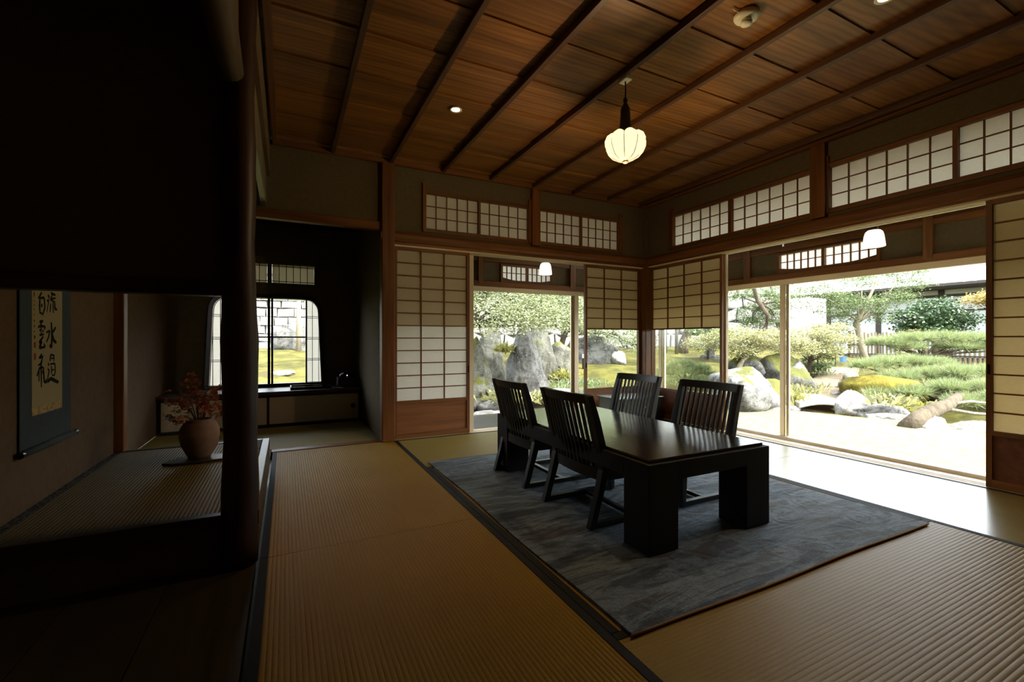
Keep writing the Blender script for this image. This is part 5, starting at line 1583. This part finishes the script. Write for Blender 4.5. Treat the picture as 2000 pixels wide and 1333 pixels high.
# ---------------- bollard light, lantern, bucket
b = tag(empty('path_light', (8.85, 12.3, float(ground_z(8.85, 12.3)))), 'black bollard light with white head behind the pond', 'bollard')
MB().lathe([(0.0, -0.05), (0.055, -0.05), (0.055, .36), (0.0, .36)], 16).build('post', M['black_matt'], b)
MB().lathe([(0.0, .36), (0.055, .36), (0.055, .47), (0.05, .48), (0.0, .485)], 16).build('head', m_plain('bollard_white', (.85, .85, .85), .4), b)
lt = tag(empty('stone_lantern', (14.35, 11.85, float(ground_z(14.35, 11.85)) - .05)), 'grey stone garden lantern at the edge of the corner glass', 'lantern')
for nm, prof, n in (('base', [(0, 0), (.36, 0), (.36, .10), (.30, .16), (0, .16)], 6), ('shaft', [(0, .16), (.17, .16), (.16, .45), (.19, .50), (.19, .56), (.16, .60), (.16, .82), (0, .82)], 16), ('platform', [(0, .82), (.24, .84), (.30, .92), (.30, .98), (0, .98)], 6), ('fire_box', [(0, .98), (.2, .98), (.2, 1.25), (0, 1.25)], 6), ('roof', [(0, 1.25), (.42, 1.27), (.44, 1.33), (.2, 1.48), (.08, 1.53), (0, 1.53)], 6), ('finial', [(0, 1.53), (.07, 1.54), (.09, 1.62), (.04, 1.70), (0, 1.74)], 10)):
    MB().lathe(prof, n).build(nm, M['rock'], lt)
bk = tag(empty('plastic_bucket', (17.6, 8.95, .08)), 'small blue bucket left of the bamboo fence', 'bucket')
MB().lathe([(0, 0), (.09, 0), (.11, .2), (.118, .2), (.118, .215), (.105, .215), (.085, .02), (0, .02)], 16).build('pail', M['blue'], bk)
MB().tube([(-.11, 0, .2), (-.07, 0, .28), (0, 0, .31), (.07, 0, .28), (.11, 0, .2)], .006, 6).build('handle', M['metal'], bk)

# ---------------- bamboo fence
fn = tag(empty('bamboo_fence', (20.0, 7.5, .10)), 'low bamboo picket fence in front of the white building', 'fence')
pk = MB().tube([(0, 0, 0), (0, 0, .95)], .035, 6).mesh('picket', M['bamboo'])
for k in range(48):
    o = place('picket', pk, fn, (0, 2.4 - k * .12, 0))
    o.scale = (1, 1, 1.12 + .03 * math.sin(k * 2.1) if k < 14 else .86 + .02 * math.sin(k * 1.7))
for z in (.25, .6):
    MB().tube([(-.04, 2.5, z), (-.04, -3.4, z)], .025, 6).build('rail', M['timber_grey'], fn)
for y in (2.45, .9, -.6, -2.1, -3.35):
    MB().tube([(.03, y, -.1), (.03, y, 1.15 if y > .5 else .95)], .055, 8).build('post', M['timber_grey'], fn)

# ---------------- white walled building
bd = tag(empty('garden_house', (23.0, 4.0, -0.05)), 'white plastered outbuilding with grey tiled roof at the back', 'building')
MB().box(0.0, -16, 0.0, 4.0, 8.4, 3.0).build('wall', M['kura'], bd)
MB().box(-.08, -16, -.1, .0, 8.4, .28).build('plinth', M['timber_grey'], bd)
for y in (8.3, 6.3, 4.2, 2.35, .3, -1.8, -3.9, -6, -8, -10, -12, -14):
    MB().box(-.06, y - .09, 0, .0, y + .09, 3.0).build('post', M['timber_grey'], bd)
for z in (2.62, 2.05):
    MB().box(-.05, -16, z, .0, 8.4, z + (.10 if z > 2.5 else .06)).build('beam', M['timber_grey'], bd)
# roof: rows of rounded tiles
rf = []
yy = np.arange(-17, 10.0, .07)
prof = [(y, .045 * abs(math.sin(y * math.pi / .28))) for y in yy]
m = MB()
secs = []
for (x, z) in ((-1.35, 3.02), (0.6, 3.5), (2.1, 3.92)):
    secs.append([(x, y, z + h) for y, h in prof] + [(x, prof[-1][0], z - .08), (x, prof[0][0], z - .08)])
m.sweep(secs).build('roof', M['tile'], bd)
m = MB()
secs = []
for (x, z) in ((2.1, 3.92), (5.5, 3.0)):
    secs.append([(x, -17, z), (x, 9.95, z), (x, 9.95, z - .08), (x, -17, z - .08)])
m.sweep(secs).build('rear_roof', M['tile'], bd)
MB().tube([(2.1, -17, 3.98), (2.1, 9.95, 3.98)], .14, 8).build('ridge', M['tile'], bd)
MB().box(-1.40, -17, 2.93, -1.30, 9.95, 3.03).build('fascia', M['timber_grey'], bd)
MB().poly([(-1.40, 9.95, 3.0), (-1.40, 10.08, 3.0), (2.1, 10.08, 3.9), (2.1, 9.95, 3.9)], (0, 0, -.13)).build('barge_board', M['timber_grey'], bd)
MB().box(-1.3, -17, 2.90, 0, 8.4, 2.93).build('soffit', M['timber_grey'], bd)
MB().poly([(0, 8.4, 2.9), (4.0, 8.4, 2.9), (2.1, 8.4, 3.8)], (0, -.1, 0)).build('gable', M['kura'], bd)

# ---------------- stone walls behind the garden
random.seed(21)
def stone_block(pts, depth, off):
    """bevelled stone face from polygon pts in wall coords (a, z)"""
    c = (sum(p[0] for p in pts) / len(pts), sum(p[1] for p in pts) / len(pts))
    r0 = [(p[0], 0.10, p[1]) for p in pts]
    r1 = [(c[0] + (p[0] - c[0]) * .97, -depth * .6, c[1] + (p[1] - c[1]) * .97) for p in pts]
    r2 = [(c[0] + (p[0] - c[0]) * .80, -depth, c[1] + (p[1] - c[1]) * .80) for p in pts]
    m = MB()
    m.sweep([r0, r1, r2])
    m.v = [(v[0] - c[0], v[1], v[2] - c[1]) for v in m.v]
    return m, c
def gap(pts, g=.018):
    c = (sum(p[0] for p in pts) / len(pts), sum(p[1] for p in pts) / len(pts))
    out = []
    for p in pts:
        d = math.hypot(p[0] - c[0], p[1] - c[1])
        out.append((p[0] - (p[0] - c[0]) / d * g, p[1] - (p[1] - c[1]) / d * g))
    return out
# coursed wall beyond the alcove window
w1 = tag(MB().box(-10, 0.09, -1.0, 8.2, .6, 5.6).build('wall_stone_coursed', M['joint'], None, (0, 27.4, 0)), 'coursed block stone wall beyond the bell shaped window', 'wall', kind='structure')
stuff = MB()
z = 0.0
while z < 5.4:
    h = random.uniform(.38, .52)
    x = -10 + random.uniform(0, .5)
    while x < 8:
        w = random.uniform(.5, 1.05)
        j = lambda: random.uniform(-.03, .03)
        m, c = stone_block(gap([(x + j(), z + j()), (x + w + j(), z + j()), (x + w + j(), z + h + j()), (x + j(), z + h + j())], .022), random.uniform(.06, .12), 0)
        if -2.8 < x < 2.2 and z < 4.3:
            m.build('stone', M['wallstone'], w1, (c[0], 0.08, c[1]))
        else:
            m.v = [(v[0] + c[0], v[1] + .08, v[2] + c[1]) for v in m.v]
            stuff.add(m.v, m.f)
        x += w
    z += h
o = stuff.build('stone', M['wallstone'], w1)
o['kind'] = 'stuff'
# polygonal wall behind pond and lawn
ang = math.atan2(16.2 - 19.0, 23.44 - 17.89)
w2 = tag(MB().box(0, .09, -1.0, 19, .6, 5.6).build('wall_stone_polygonal', M['joint'], None, (8.0, 24.0, 0)), 'polygonal stone wall behind pond and lawn', 'wall', kind='structure')
w2.rotation_euler = (0, 0, ang)
sx, sz = .92, .72
cols_, rows_ = 20, 7
def vtx(i, j):
    rr = random.Random(i * 977 + j * 131)
    return (rr.uniform(-.17, .17), rr.uniform(-.13, .13))
stuff = MB()
for j in range(rows_):
    for i in range(cols_):
        ox = (j % 2) * .5
        def P_(u, v):
            k = (round((i + ox + u) * 2), v + j * 2)
            dx, dz = vtx(*k)
            return ((i + ox + u) * sx + dx, -.2 + (j + v / 2) * sz + (.14 if (k[0] + j) % 2 == 0 and False else 0) + dz)
        pts = [P_(0, 0), P_(.5, 0), P_(1, 0), P_(1, 2), P_(.5, 2), P_(0, 2)]
        # push the mid points to make hexagonal faces
        pts[1] = (pts[1][0], pts[1][1] - .13)
        pts[4] = (pts[4][0], pts[4][1] + (-.13))
        m, c = stone_block(gap(pts, .03), random.uniform(.07, .14), 0)
        if j < 6 and i < 22:
            m.build('stone', M['wallstone'], w2, (c[0], .08, c[1]))
        else:
            m.v = [(v[0] + c[0], v[1] + .08, v[2] + c[1]) for v in m.v]
            stuff.add(m.v, m.f)
o = stuff.build('stone', M['wallstone'], w2)
o['kind'] = 'stuff'
